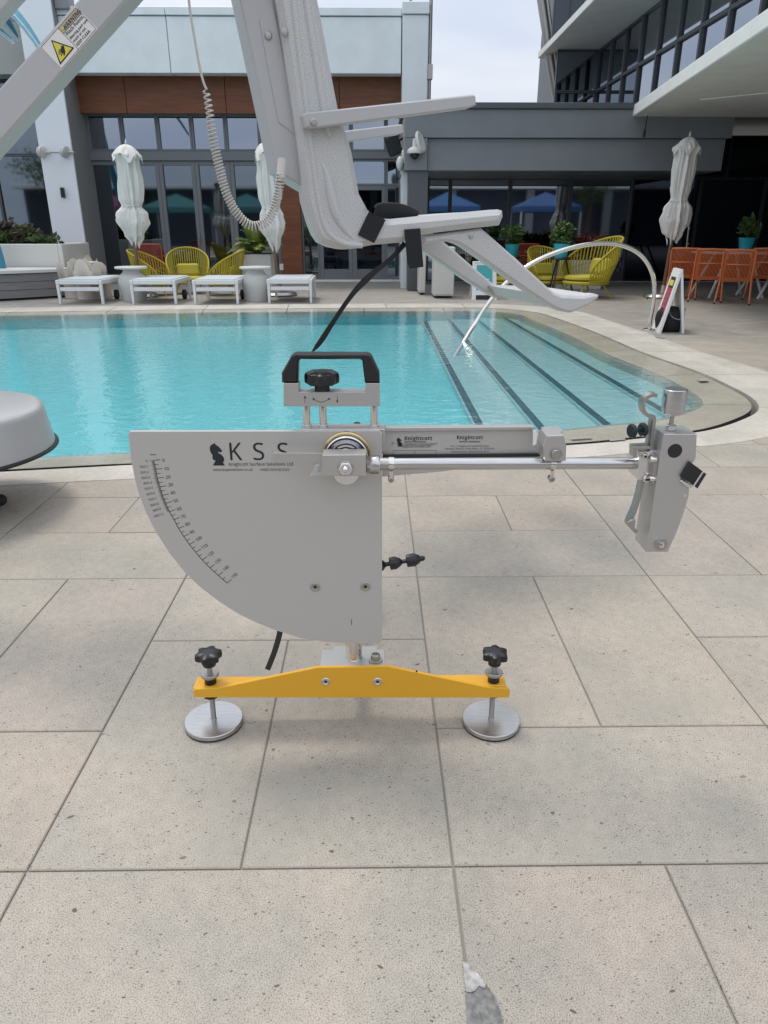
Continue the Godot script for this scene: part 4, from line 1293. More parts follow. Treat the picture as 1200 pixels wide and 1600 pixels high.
func red_chair(label: String, at: Vector3, turn: float, group: String, m: Material, size := 1.0) -> Node3D:   # a steel armchair with a back of vertical cords
	var t := thing("steel_armchair", label, "chair", at, turn, group)
	var w := 0.152 * size
	var b0 := 0.27 * size
	var b1 := 0.555 * size
	var frame := MB.new()
	frame.tube([Vector3(-w, b0 - 0.02, -0.22), Vector3(-w * 1.02, b1 - 0.03, -0.30), Vector3(-w * 0.95, b1, -0.305), Vector3(0, b1 + 0.004, -0.33), Vector3(w * 0.95, b1, -0.305), Vector3(w * 1.02, b1 - 0.03, -0.30), Vector3(w, b0 - 0.02, -0.22)], 0.011, 7)
	part("back_frame", frame, m, t)
	var cords := MB.new()
	for k in 23:
		var u := lerpf(-0.94, 0.94, k / 22.0)
		var curve := -0.03 * (1.0 - u * u)
		cords.tube([Vector3(u * w, b0 - 0.03, -0.215 + curve * 0.5), Vector3(u * w, b1 - 0.002, -0.30 + curve)], 0.0046, 4)
	part("back_cords", cords, m, t).set_meta("kind", "stuff")
	part("arm_rail", MB.new().tube([Vector3(-w * 1.0, 0.40 * size, 0.16), Vector3(-w * 1.04, 0.405 * size, 0.0), Vector3(-w * 1.03, 0.41 * size, -0.25), Vector3(0, 0.41 * size, -0.30), Vector3(w * 1.03, 0.41 * size, -0.25), Vector3(w * 1.04, 0.405 * size, 0.0), Vector3(w * 1.0, 0.40 * size, 0.16)], 0.010, 7), m, t)
	part("seat", MB.new().box(Vector3(0, b0 - 0.03, 0.0), Vector3(2 * w - 0.02, 0.022, 0.44), 0.008), m, t)
	for s in [-1.0, 1.0]:
		var fl := part("leg", MB.new().tube([Vector3(s * w * 1.0, 0.40 * size, 0.16), Vector3(s * w, b0 - 0.03, 0.19), Vector3(s * w * 1.12, 0.01, 0.25)], 0.0105, 7), m, t)
		var bl := part("leg", MB.new().tube([Vector3(s * w, b0 - 0.02, -0.21), Vector3(s * w * 1.12, 0.01, -0.29)], 0.0105, 7), m, t)
		part("foot_cap", MB.new().ball(Vector3(s * w * 1.12, 0.012, 0.25), Vector3(0.014, 0.012, 0.014), 6, 8), M.black_rubber, fl)
		part("foot_cap", MB.new().ball(Vector3(s * w * 1.12, 0.012, -0.29), Vector3(0.014, 0.012, 0.014), 6, 8), M.black_rubber, bl)
	return t

func build_yellow_chairs() -> void:
	yellow_chair("yellow rope chair at the left, side on, facing the middle yellow chair", Vector3(-2.9934, 0, -10.3), PI / 2 - 0.1, 0.70)
	yellow_chair("yellow rope chair in the middle with a round ribbed back, facing the pool", Vector3(-2.6196, 0, -10.6), 0.25, 0.72)
	yellow_chair("yellow rope chair beside the palm planter, side on, its back to the planter", Vector3(-2.1147, 0, -10.3), -PI / 2 + 0.1, 0.70)
	yellow_chair("yellow rope chair on the right with a tall slatted back, nearest the handrail's arch", Vector3(2.8035, 0, -9.85), -PI / 2 + 0.35, 0.90)
	yellow_chair("yellow rope chair behind the black stool, facing the pool with a pale cushion", Vector3(2.4603, 0, -10.5), 0.3, 0.74)
	yellow_chair("yellow rope chair mostly hidden behind the lift's footrest", Vector3(1.7966, 0, -10.5), 0.6, 0.72)
	red_chair("red steel chair standing behind the left yellow chairs by the folding doors", Vector3(-3.3811, 0, -11.6), PI + 0.1, "red steel armchairs by the glass", M.red_steel, 1.15)
	red_chair("red steel chair against the storefront glass, seen above the lift's footrest", Vector3(2.3389, 0, -11.8), PI, "red steel armchairs by the glass", M.red_steel, 1.15)

func palm_frond(base: Vector3, tip: Vector3, lift: float, w: float) -> MB:
	var m := MB.new()
	var mid := (base + tip) * 0.5 + Vector3(0, lift, 0)
	var path := []
	for k in 13:
		var u := k / 12.0
		path.append(base.lerp(mid, u).lerp(mid.lerp(tip, u), u))
	m.tube(path, [0.006, 0.006, 0.005, 0.005, 0.005, 0.004, 0.004, 0.004, 0.003, 0.003, 0.002, 0.002, 0.001], 4)
	for k in range(2, 13):
		var d: Vector3 = (path[k] - path[k - 1]).normalized()
		var sd := d.cross(Vector3.UP).normalized()
		for sg in [-1.0, 1.0]:
			for h in 2:
				var p: Vector3 = path[k].lerp(path[k - 1], h * 0.5)
				var ln := w * sin(PI * (0.15 + 0.8 * k / 13.0)) + 0.02
				var q: Vector3 = p + (sd * sg + d * 0.8 + Vector3(0, -0.25, 0)).normalized() * ln
				m.tri(p, p + d * 0.022, q)
	return m

func potted_plant(label: String, at: Vector3, pot_y: float, stand: bool, size: float, sd: int, group: String) -> void:
	var t := thing("potted_plant", label, "plant", at, 0.0, group)
	part("pot", MB.new().lathe([Vector2(0, pot_y), Vector2(0.075, pot_y), Vector2(0.105, pot_y + 0.16), Vector2(0.11, pot_y + 0.17), Vector2(0.095, pot_y + 0.17), Vector2(0.09, pot_y + 0.14), Vector2(0, pot_y + 0.14)], Transform3D(), 24), M.turquoise_pot, t)
	part("foliage", leaves(700, Vector3(0, pot_y + 0.17 + size * 0.75, 0), Vector3(size * 0.95, size * 0.8, size * 0.95), 0.07, sd, 0.4), M.leaf_green, t)
	part("stem", MB.new().tube([Vector3(0, pot_y + 0.12, 0), Vector3(0.01, pot_y + 0.3, 0), Vector3(0, pot_y + 0.2 + size, 0.01)], 0.009, 6), M.bark, t)

func bar_stool(label: String, at: Vector3, h: float) -> void:
	var s := thing("bar_stool", label, "stool", at, 0.3, "black tripod stools under the pots")
	part("stool_top", MB.new().lathe([Vector2(0, h - 0.03), Vector2(0.13, h - 0.03), Vector2(0.14, h - 0.015), Vector2(0.13, h), Vector2(0, h)], Transform3D(), 24), M.black_plastic, s)
	for k in 3:
		var a := TAU * k / 3.0 + 0.4
		part("leg", MB.new().tube([Vector3(cos(a) * 0.07, h - 0.03, sin(a) * 0.07), Vector3(cos(a) * 0.21, 0, sin(a) * 0.21)], 0.012, 8), M.black_plastic, s)

func build_plants() -> void:
	# the palm in its white planter
	var at := Vector3(-1.6287, 0, -10.6)
	var box_top := 0.5307
	var hw := 0.5 * (-1.4142 - -1.8296)
	var p := thing("square_planter", "tall white square planter holding the palm, behind the second round table", "planter", at)
	part("planter_box", MB.new().box(Vector3(0, box_top * 0.5, 0), Vector3(hw * 2, box_top, hw * 2), 0.01), M.planter_white, p)
	part("soil", MB.new().box(Vector3(0, box_top + 0.003, 0), Vector3(hw * 2 - 0.05, 0.006, hw * 2 - 0.05)), M.soil, p)
	var s := thing("palm", "bushy yellow green palm growing in the white square planter", "palm", at + Vector3(0, box_top, 0))
	var g := RandomNumberGenerator.new()
	g.seed = 15
	for k in 34:
		var a := TAU * k * 0.381966
		var out := g.randf_range(0.16, 0.42)
		var up := lerpf(0.42, 0.02, (out - 0.16) / 0.26) * g.randf_range(0.7, 1.1)
		part("frond", palm_frond(Vector3(cos(a) * 0.04, 0, sin(a) * 0.04), Vector3(cos(a) * out, up, sin(a) * out), 0.14, 0.12), M.leaf_lime if k % 3 else M.leaf_green, s)
	part("stem", MB.new().tube([Vector3(0, 0, 0), Vector3(0, 0.08, 0)], 0.035, 8), M.bark, s)
	# low white planter with reddish shrub between the yellow chairs at the right
	var q := thing("low_planter", "low white rectangular planter behind the right-hand yellow chairs", "planter", Vector3(3.0908, 0, -11.4))
	var lw := 0.5 * (3.4106 - 2.7326)
	part("planter_box", MB.new().box(Vector3(0, 0.21, 0), Vector3(lw * 2, 0.42, 0.42), 0.01), M.planter_white, q)
	part("soil", MB.new().box(Vector3(0, 0.423, 0), Vector3(lw * 2 - 0.05, 0.006, 0.37)), M.soil, q)
	for e in [[-0.2, "leaf_dark", "dark green leafy shrub at the low planter's left, red tipped neighbour beside it"], [0.12, "leaf_red", "reddish leafy shrub in the low planter at its right"]]:
		var sh := thing("flowering_shrub", e[2], "shrub", Vector3(q.position.x + e[0], 0.42, -11.4))
		part("foliage", leaves(520, Vector3(0, 0.20, 0), Vector3(0.27, 0.22, 0.2), 0.09, 90 + int(e[0] * 100), 0.4), M[e[1]], sh)
		part("stems", MB.new().tube([Vector3.ZERO, Vector3(0.03, 0.2, 0), Vector3(0.0, 0.3, 0.02)], 0.01, 6), M.bark, sh)
	var sa := Vector3(2.4943, 0, -10.05)
	var sh := 0.5014
	bar_stool("black tripod stool holding a turquoise potted plant between the yellow chairs", sa, sh)
	potted_plant("green plant in a turquoise pot on the black tripod stool", sa, sh, true, 0.165, 61, "plants in turquoise pots")
	var sb := Vector3(2.0094, 0, -11.0)
	bar_stool("black stool seen under the lift's footrest, holding a dark green potted plant", sb, 0.4772)
	potted_plant("dark green plant in a turquoise pot just above the lift's seat front", sb, 0.4772, true, 0.165, 62, "plants in turquoise pots")
	var sc := Vector3(5.1272, 0.5721, -10.4)
	potted_plant("bushy plant in a turquoise pot on the white table among the orange chairs", sc, 0.0, false, 0.155, 63, "plants in turquoise pots")

func a_board(called: String, label: String, top_near: Vector3, top_far: Vector3, front_near: Vector3, front_far: Vector3, back_near: Vector3, back_far: Vector3) -> Node3D:
	var base := (front_near + back_far) * 0.5
	base.y = 0
	var t := thing(called, label, "sign", base)
	part("front_board", MB.new().slab([front_far, front_near, top_near, top_far], 0.02), M.sign_white, t, true)
	part("rear_board", MB.new().slab([back_near, back_far, top_far + Vector3(0.02, 0, 0), top_near + Vector3(0.02, 0, 0)], 0.02), M.sign_white, t, true)
	return t

func on_board(a: Vector3, b: Vector3, c: Vector3, d: Vector3, u0: float, u1: float, v0: float, v1: float, off: float, thick: float) -> MB:   # a plate on the board a (low far) b (low near) c (top near) d (top far)
	var n := (b - a).cross(d - a).normalized() * off
	var at := func(u: float, v: float) -> Vector3: return a.lerp(b, u).lerp(d.lerp(c, u), v) + n
	return MB.new().slab([at.call(u0, v0), at.call(u1, v0), at.call(u1, v1), at.call(u0, v1)], thick)

func build_right_side() -> void:
	# two white cabinets
	for e in [[0.7835, 1.0471, -9.75, 0.6358, "taller white cabinet with a dark plinth right of the grey corner column", 0.42], [0.6202, 0.7085, -10.25, 0.6074, "narrow white cabinet behind and left of the taller one", 0.5]]:
		var c := thing("white_cabinet", e[4], "cabinet", Vector3((e[0] + e[1]) * 0.5, 0, e[2] - e[5] * 0.5), 0.0, "white cabinets by the corner column")
		var w: float = e[1] - e[0]
		part("body", MB.new().box(Vector3(0, (e[3] + 0.03) * 0.5, 0), Vector3(w, e[3] - 0.03, e[5]), 0.008), M.cabinet, c)
		part("plinth", MB.new().box(Vector3(0, 0.0145, -0.02), Vector3(w - 0.05, 0.029, e[5] - 0.06)), M.black_rubber, c)
		part("door_panel", MB.new().box(Vector3(0, (e[3] + 0.03) * 0.5, e[5] * 0.5 + 0.004), Vector3(w - 0.02, e[3] - 0.07, 0.007), 0.003), M.cabinet, c)
	# teal poster board
	var z := -9.55
	var lo := Vector3(1.2614, -0.013, -9.55)
	var hi := Vector3(1.5855, -0.0134, -9.55)
	lo.y = 0
	hi.y = 0
	var ht := 0.4649
	var b := a_board("poster_board", "white floor sign with a teal poster, half hidden behind the lift's footrest", hi + Vector3(-0.01, ht, -0.14), lo + Vector3(0.01, ht, -0.14), hi, lo, hi + Vector3(0, 0, -0.3), lo + Vector3(0, 0, -0.3))
	var fa := [lo, hi, hi + Vector3(-0.01, ht, -0.14), lo + Vector3(0.01, ht, -0.14)]
	part("teal_poster", on_board(fa[0], fa[1], fa[2], fa[3], 0.17, 0.83, 0.25, 0.9, 0.003, 0.003), M.sign_teal, b, true)
	part("foot_gap", on_board(fa[0], fa[1], fa[2], fa[3], 0.16, 0.84, 0.0, 0.12, 0.002, 0.002), M.black_rubber, b, true)
	for k in 3:
		part("poster_line", on_board(fa[0], fa[1], fa[2], fa[3], 0.26, [0.72, 0.6, 0.7][k], 0.34 + 0.09 * k, 0.365 + 0.09 * k, 0.005, 0.002), M.sign_white, b, true)
	# warning floor sign beside the handrail
	var fn := Vector3(2.4911, 0, -6.3356)
	var ff := Vector3(2.555, 0, -6.6809)
	var bn := Vector3(2.7156, 0, -6.3327)
	var bf := bn + (ff - fn)
	var tn := Vector3(2.6159, 0.5305, -6.36)
	var tf := tn + (ff - fn) * 0.9
	var w := a_board("warning_floor_sign", "white folding floor sign with a red strip and yellow square, beside the handrail", tn, tf, fn, ff, bn, bf)
	part("red_strip", on_board(ff, fn, tn, tf, 0.22, 0.80, 0.26, 0.70, 0.003, 0.003), M.sign_red, w, true)
	part("black_band", on_board(ff, fn, tn, tf, 0.22, 0.80, 0.702, 0.87, 0.003, 0.003), M.ink, w, true)
	part("yellow_square", on_board(ff, fn, tn, tf, 0.30, 0.72, 0.735, 0.82, 0.005, 0.003), M.label_yellow, w, true)
	for k in 5:
		part("strip_mark", on_board(ff, fn, tn, tf, 0.36, 0.66, 0.30 + 0.078 * k, 0.34 + 0.078 * k, 0.005, 0.002), M.patch_dark, w, true)
	var bag := thing("black_bag", "round black bucket bag with a chain handle tucked inside the floor sign", "bag", (fn + bn) * 0.5 + (ff - fn) * 0.45)
	part("bag_body", MB.new().lathe([Vector2(0, 0), Vector2(0.075, 0.0), Vector2(0.095, 0.03), Vector2(0.105, 0.10), Vector2(0.098, 0.16), Vector2(0.07, 0.20), Vector2(0.03, 0.215), Vector2(0, 0.218)], Transform3D(Basis.from_scale(Vector3(1.15, 1, 1.1)), Vector3.ZERO), 28, 7, 0.03), M.webbing, bag)
	var chain := smooth_path([Vector3(-0.06, 0.21, 0.08), Vector3(-0.03, 0.14, 0.115), Vector3(0.03, 0.115, 0.125), Vector3(0.08, 0.13, 0.10), Vector3(0.11, 0.20, 0.04)], 5)
	var links := MB.new()
	for p in chain:
		links.ball(p, Vector3(0.009, 0.006, 0.006), 4, 6)
	part("chain", links, M.dull_steel, bag).set_meta("kind", "stuff")
	# the arched handrail into the pool
	var foot := Vector3(2.489, 0, -6.5479)
	var wet := Vector3(0.7542, 0, -6.0074)
	var hr := thing("pool_handrail", "arched stainless steel handrail running from the deck into the pool steps", "handrail", foot)
	part("tube", MB.new().tube(rail_points(foot, wet), 0.0185, 16), M.steel_rail, hr, true)
	part("foot_flange", MB.new().lathe([Vector2(0, 0), Vector2(0.062, 0), Vector2(0.062, 0.008), Vector2(0.045, 0.016), Vector2(0.024, 0.02), Vector2(0, 0.02)], Transform3D(), 28), M.steel_rail, hr)
	part("rail_bolt", MB.new().ball(Vector3(2.4154, 0.2825, -6.5), Vector3(0.008, 0.012, 0.008), 6, 8), M.black_rubber, hr, true)
	build_dining()

func rail_points(foot: Vector3, wet: Vector3) -> Array:
	var shape := [Vector3(2.4717, 0.0933, -6.52), Vector3(2.4744, 0.2325, -6.51), Vector3(2.4643, 0.3583, -6.5), Vector3(2.4299, 0.4766, -6.49), Vector3(2.3576, 0.5829, -6.47), Vector3(2.2625, 0.6614, -6.45), Vector3(2.1358, 0.7135, -6.42), Vector3(2.0035, 0.737, -6.39), Vector3(1.8456, 0.7352, -6.35), Vector3(1.6757, 0.7109, -6.31), Vector3(1.4988, 0.6645, -6.27), Vector3(1.3354, 0.5983, -6.23), Vector3(1.175, 0.4997, -6.19), Vector3(1.044, 0.3852, -6.16), Vector3(0.9396, 0.2599, -6.13), Vector3(0.851, 0.1286, -6.1)]
	var out := [foot]
	out.append_array(shape)
	out.append(wet)
	out.append(wet + (wet - shape[-1]).normalized() * 0.25)
	return smooth_path(out, 4)

func build_dining() -> void:
	# white trestle tables and the orange chairs at the right
	var hgt := 0.5725
	for e in [[Vector3(4.7714, 0, -10.0), "white dining table behind the orange chairs, nearer the leaning umbrella", 0.42], [Vector3(5.4819, 0, -9.9), "white dining table cut off by the right edge beside the last orange chair", 0.55]]:
		var t := thing("dining_table", e[1], "table", e[0], 0.0, "white trestle tables in the dining area")
		part("table_top", MB.new().box(Vector3(0, hgt - 0.012, 0), Vector3(e[2] * 2, 0.024, 0.7), 0.006), M.white_powder, t)
		for s in [[-1, 1], [1, 1], [-1, -1], [1, -1]]:
			part("leg", MB.new().tube([Vector3(s[0] * e[2] * 0.35, hgt - 0.024, s[1] * 0.2), Vector3(s[0] * e[2] * 0.85, 0, s[1] * 0.3)], 0.02, 8), M.white_powder, t)
	var grp := "orange cord-backed armchairs round the white tables"
	red_chair("orange corded armchair, leftmost, its back partly behind the second one", Vector3(3.9739 + 0.10, 0, -9.8), PI - 0.42, grp, M.orange_steel, 1.12)
	red_chair("orange corded armchair with its back to the pool, second from the umbrella pole", Vector3(4.0967 + 0.12, 0, -9.42), PI - 0.36, grp, M.orange_steel, 1.12)
	red_chair("orange corded armchair nearest the pool, its back squarely in view", Vector3(4.3183 + 0.12, 0, -9.1), PI - 0.46, grp, M.orange_steel, 1.12)
	red_chair("orange corded armchair cut by the right edge, beside the end table", Vector3(4.933 + 0.14, 0, -9.6), PI - 0.6, grp, M.orange_steel, 1.12)

# ---------------------------------------------------------------- the pool lift with its hanging seat
func build_lift() -> void:
	var base := Vector3(-1.37, 0, -2.2)
	var t := thing("pool_lift", "grey pool lift with hanging speckled seat, coiled cord and warning label", "pool lift", base)
	var seat_frame := Transform3D(Basis(Vector3.UP, deg_to_rad(16.5)), Vector3(-0.0634, 0.9275, -1.75))
	var hung := func(called: String, mesh, m: Material, parent: Node3D) -> MeshInstance3D:
		var o := part(called, mesh, m, parent)
		o.transform = (parent as Node3D).global_transform.affine_inverse() * seat_frame
		return o
	# base cover, plinth, foot, mast
	part("base_cover", MB.new().lathe([Vector2(0.315, 0.195), Vector2(0.321, 0.197), Vector2(0.315, 0.235), Vector2(0.305, 0.304), Vector2(0.301, 0.316), Vector2(0.293, 0.324), Vector2(0.280, 0.328), Vector2(0.12, 0.334), Vector2(0, 0.335)], Transform3D(Basis(), base), 72), M.lift_white, t, true)
	part("cover_rim", MB.new().lathe([Vector2(0, 0.185), Vector2(0.325, 0.185), Vector2(0.331, 0.188), Vector2(0.331, 0.193), Vector2(0.322, 0.197), Vector2(0.30, 0.197)], Transform3D(Basis(), base), 72), M.black_rubber, t, true)
	part("plinth", MB.new().lathe([Vector2(0, 0), Vector2(0.125, 0), Vector2(0.125, 0.19), Vector2(0, 0.19)], Transform3D(Basis(), base), 32), M.lift_paint, t, true)
	part("foot", MB.new().tube([Vector3(-1.75, 0.019, -2.2), Vector3(-1.2249, 0.0234, -2.2), Vector3(-1.2165, 0.0234, -2.2)], [0.019, 0.019, 0.013], 16), M.black_rubber, t, true)
	part("mast", MB.new().box(Vector3(-1.42, 0.66, -2.12), Vector3(0.13, 0.66, 0.13), 0.008), M.lift_paint, t, true)
	part("arm_pivot", MB.new().tube([Vector3(-1.38, 0.72, -2.2), Vector3(-1.38, 0.72, -1.6)], 0.045, 24), M.lift_paint, t, true)
	# the two arms
	var arm := part("lift_arm", MB.new().prism([Vector2(-1.2707, 0.659), Vector2(-0.2827, 1.4718), Vector2(-0.2587, 1.4207), Vector2(-1.2611, 0.5763)], -1.66, -1.6, 0.004), M.lift_paint, t, true)
	part("upper_arm", MB.new().prism([Vector2(-1.1906, 0.9202), Vector2(-0.2679, 1.6499), Vector2(-0.2195, 1.6107), Vector2(-0.7025, 1.2275), Vector2(-1.1564, 0.8611)], -1.64, -1.6, 0.004), M.lift_paint, t, true)
	warning_label(arm)
	# back box and its cover plate
	var box := [Vector2(-0.2418, 0.551), Vector2(-0.1677, 0.559), Vector2(-0.1353, 0.3627), Vector2(-0.0744, 0.0011), Vector2(-0.1496, 0.0418), Vector2(-0.2063, 0.3575)]
	hung.call("back_box", MB.new().prism(box, -0.14, -0.03, 0.004), M.lift_paint, t)
	hung.call("cover_plate", MB.new().prism([Vector2(-0.1685, 0.3203), Vector2(-0.1414, 0.3564), Vector2(-0.1279, 0.2916), Vector2(-0.0997, 0.1111), Vector2(-0.1391, 0.1369), Vector2(-0.1554, 0.2326)], -0.031, -0.0275, 0.001), M.lift_paint, t)
	for c in [Vector3(-0.152, 0.2942, -0.028), Vector3(-0.1234, 0.2969, 0)]:
		var b: MeshInstance3D = hung.call("bolt", MB.new().lathe([Vector2(0.0078, 0), Vector2(0.0078, 0.003), Vector2(0.006, 0.0045), Vector2(0, 0.005)], Transform3D(Basis(Vector3(1, 0, 0), Vector3(0, 0, 1), Vector3(0, -1, 0)), c), 20), M.dull_steel, t)
	# seat shell
	var shell := [Vector2(-0.1646, 0.5028), Vector2(-0.0795, 0.5115), Vector2(-0.0492, 0.3572), Vector2(-0.0109, 0.1637), Vector2(0.0178, 0.0841), Vector2(0.0343, -0.0035), Vector2(0.0551, -0.038), Vector2(0.095, -0.0569), Vector2(0.2489, -0.0444), Vector2(0.383, -0.033), Vector2(0.3951, -0.0358), Vector2(0.3977, -0.0486), Vector2(0.3888, -0.0688), Vector2(0.2832, -0.0789), Vector2(0.1774, -0.0901), Vector2(0.1377, -0.1069), Vector2(0.0638, -0.1121), Vector2(0.0158, -0.1209), Vector2(-0.0101, -0.1214), Vector2(-0.0357, -0.1164), Vector2(-0.0593, -0.1059), Vector2(-0.0706, -0.0896), Vector2(-0.0787, -0.0695), Vector2(-0.0928, -0.0207), Vector2(-0.1042, 0.1079), Vector2(-0.1319, 0.3326)]
	shell.reverse()
	hung.call("seat_shell", MB.new().prism(shell, -0.075, 0.0, 0.013), M.rotomoulded, t)
	hung.call("back_rest", MB.new().prism([Vector2(-0.1098, 0.5084), Vector2(-0.0821, 0.5112), Vector2(-0.0519, 0.357), Vector2(-0.0137, 0.1636), Vector2(0.0148, 0.0815), Vector2(0.0298, -0.0022), Vector2(0.0505, -0.0394), Vector2(0.0919, -0.0596), Vector2(0.0919, -0.0692), Vector2(0.029, -0.0598), Vector2(0.0069, -0.0264), Vector2(-0.0129, 0.077), Vector2(-0.0448, 0.1623), Vector2(-0.0811, 0.3548)], -0.46, -0.076, 0.006), M.rotomoulded, t)
	hung.call("seat_pan", MB.new().prism([Vector2(0.095, -0.0582), Vector2(0.249, -0.0458), Vector2(0.3831, -0.0352), Vector2(0.3936, -0.0386), Vector2(0.3944, -0.0501), Vector2(0.3853, -0.0674), Vector2(0.2831, -0.0775), Vector2(0.1774, -0.0887), Vector2(0.1376, -0.0971), Vector2(0.0966, -0.0969)], -0.46, -0.076, 0.01), M.rotomoulded, t)
	hung.call("side_rib", MB.new().tube(smooth_path([Vector3(-0.1093, 0.5094, -0.003), Vector3(-0.1063, 0.4176, -0.003), Vector3(-0.0984, 0.3103, -0.003), Vector3(-0.089, 0.2199, -0.003), Vector3(-0.0768, 0.1128, -0.003), Vector3(-0.0675, 0.0186, -0.003), Vector3(-0.0554, -0.0533, -0.003), Vector3(-0.0372, -0.0897, -0.003), Vector3(-0.0015, -0.109, -0.003), Vector3(0.0383, -0.112, -0.003)], 5), 0.007, 12), M.rotomoulded, t)
	hung.call("side_rib", MB.new().tube(smooth_path([Vector3(-0.0828, 0.4199, -0.004), Vector3(-0.075, 0.3562, -0.004), Vector3(-0.06, 0.2564, -0.004), Vector3(-0.0465, 0.1688, -0.004), Vector3(-0.0342, 0.1081, -0.004)], 5), 0.009, 12), M.rotomoulded, t)
	var lens := smooth_path([Vector3(-0.0557, 0.0636, -0.004), Vector3(-0.0408, 0.032, -0.004), Vector3(-0.0332, -0.0068, -0.004), Vector3(-0.0238, -0.0425, -0.004), Vector3(-0.005, -0.0748, -0.004), Vector3(0.0203, -0.1022, -0.004)], 5)
	var lens_r := []
	for i in lens.size():
		lens_r.append(0.003 + 0.010 * sin(PI * (i + 0.5) / lens.size()))
	hung.call("side_recess", MB.new().tube(lens, lens_r, 12), M.rotomoulded, t)
	# armrests
	for z in [[0.002, 0.034], [-0.50, -0.468]]:
		var a := [Vector2(-0.0968, 0.1463), Vector2(-0.0926, 0.1488), Vector2(0.2873, 0.1994), Vector2(0.2929, 0.1965), Vector2(0.2953, 0.1792), Vector2(0.2809, 0.1737), Vector2(-0.0621, 0.1226), Vector2(-0.0814, 0.1213), Vector2(-0.0923, 0.1216), Vector2(-0.0996, 0.1426)]
		a.reverse()
		hung.call("armrest", MB.new().prism(a, z[0], z[1], 0.003), M.lift_paint, t)
	hung.call("armrest_bolt", MB.new().lathe([Vector2(0.0085, 0), Vector2(0.0085, 0.0012), Vector2(0.0062, 0.0016), Vector2(0.0062, 0.004), Vector2(0.005, 0.005), Vector2(0, 0.005)], Transform3D(Basis(Vector3(1, 0, 0), Vector3(0, 0, 1), Vector3(0, -1, 0)), Vector3(-0.0755, 0.1317, 0.034)), 20), M.dull_steel, t)
	# footrest: two side strips and the tray between them
	var leg := [Vector2(0.1961, -0.0932), Vector2(0.3473, -0.0753), Vector2(0.4444, -0.1449), Vector2(0.5457, -0.2196), Vector2(0.5619, -0.2311), Vector2(0.5854, -0.2397), Vector2(0.6509, -0.2438), Vector2(0.687, -0.2374), Vector2(0.6992, -0.2409), Vector2(0.6983, -0.2491), Vector2(0.6655, -0.268), Vector2(0.6189, -0.2847), Vector2(0.5935, -0.2806), Vector2(0.5578, -0.2665), Vector2(0.4853, -0.2262), Vector2(0.307, -0.1198), Vector2(0.2897, -0.1116), Vector2(0.271, -0.1064), Vector2(0.2426, -0.1056), Vector2(0.2261, -0.1077), Vector2(0.1965, -0.1118)]
	var foot_leg := MB.new().prism(leg, -0.065, -0.02, 0.006)
	hung.call("footrest_side", foot_leg, M.rotomoulded, t)
	var far_leg := MB.new().prism(leg, -0.44, -0.395, 0.006)
	hung.call("footrest_side", far_leg, M.rotomoulded, t)
	hung.call("foot_tray", MB.new().prism([Vector2(0.5476, -0.2388), Vector2(0.5856, -0.2422), Vector2(0.6512, -0.2463), Vector2(0.6932, -0.24), Vector2(0.6905, -0.2489), Vector2(0.6184, -0.2797), Vector2(0.573, -0.2669)], -0.397, -0.063, 0.003), M.rotomoulded, t)
	hung.call("footrest_bolt", MB.new().lathe([Vector2(0.006, 0), Vector2(0.006, 0.002), Vector2(0.003, 0.003), Vector2(0, 0.0015)], Transform3D(Basis(Vector3(1, 0, 0), Vector3(0, 0, 1), Vector3(0, -1, 0)), Vector3(0.3193, -0.0935, -0.02)), 18), M.dull_steel, t)
	# belt
	var belt: MeshInstance3D = hung.call("lap_belt", MB.new().prism([Vector2(0.0533, -0.0395), Vector2(0.0931, -0.0576), Vector2(0.0652, -0.1079), Vector2(0.0269, -0.0898)], 0.0005, 0.006, 0.0015), M.webbing, t)
	var sub := func(called: String, mesh) -> void:
		var o := part(called, mesh, M.webbing, belt)
		o.transform = Transform3D()
	sub.call("belt_loop", MB.new().ribbon(smooth_path([Vector3(0.0584, -0.0489, 0.004), Vector3(0.0718, -0.0404, -0.01), Vector3(0.1154, -0.0364, -0.06), Vector3(0.1725, -0.0374, -0.13), Vector3(0.2223, -0.0434, -0.2), Vector3(0.2615, -0.0502, -0.26)], 5), Vector3(0.010, 0.034, 0.02), 0.004))
	sub.call("belt_tab", MB.new().prism([Vector2(0.1379, -0.0782), Vector2(0.1774, -0.0754), Vector2(0.1873, -0.1615), Vector2(0.1533, -0.1653), Vector2(0.1467, -0.1523)], 0.004, 0.008, 0.0012))
	var fall := smooth_path([Vector3(0.1493, -0.1087, -0.02), Vector3(0.1158, -0.1415, -0.02), Vector3(0.0725, -0.1727, -0.02), Vector3(0.0324, -0.2069, -0.02), Vector3(0.005, -0.2371, -0.02), Vector3(-0.0326, -0.2866, -0.02), Vector3(-0.0623, -0.3277, -0.02), Vector3(-0.0886, -0.3571, -0.02)], 5)
	var wide := []
	for i in fall.size():
		var k := float(i) / (fall.size() - 1)
		var w := 0.016 - 0.005 * absf(sin(k * 7.0 + 0.6))
		if k > 0.9:
			w *= maxf(0.25, (1.0 - k) / 0.1)
		wide.append(Vector3(0.78, -0.6, 0.45 * sin(k * 6.0)).normalized() * w)
	sub.call("belt_strap", MB.new().ribbon(fall, wide, 0.0022))
	# coiled cord
	var straight := smooth_path([Vector3(-0.3113, 0.5523, 0.03), Vector3(-0.3102, 0.4304, 0.03), Vector3(-0.3108, 0.3305, 0.03), Vector3(-0.306, 0.2682, 0.03), Vector3(-0.3008, 0.2201, 0.03), Vector3(-0.2957, 0.1951, 0.03), Vector3(-0.2906, 0.182, 0.03)], 6)
	var cord: MeshInstance3D = hung.call("cord", MB.new().tube(straight, 0.0024, 8), M.cord, t)
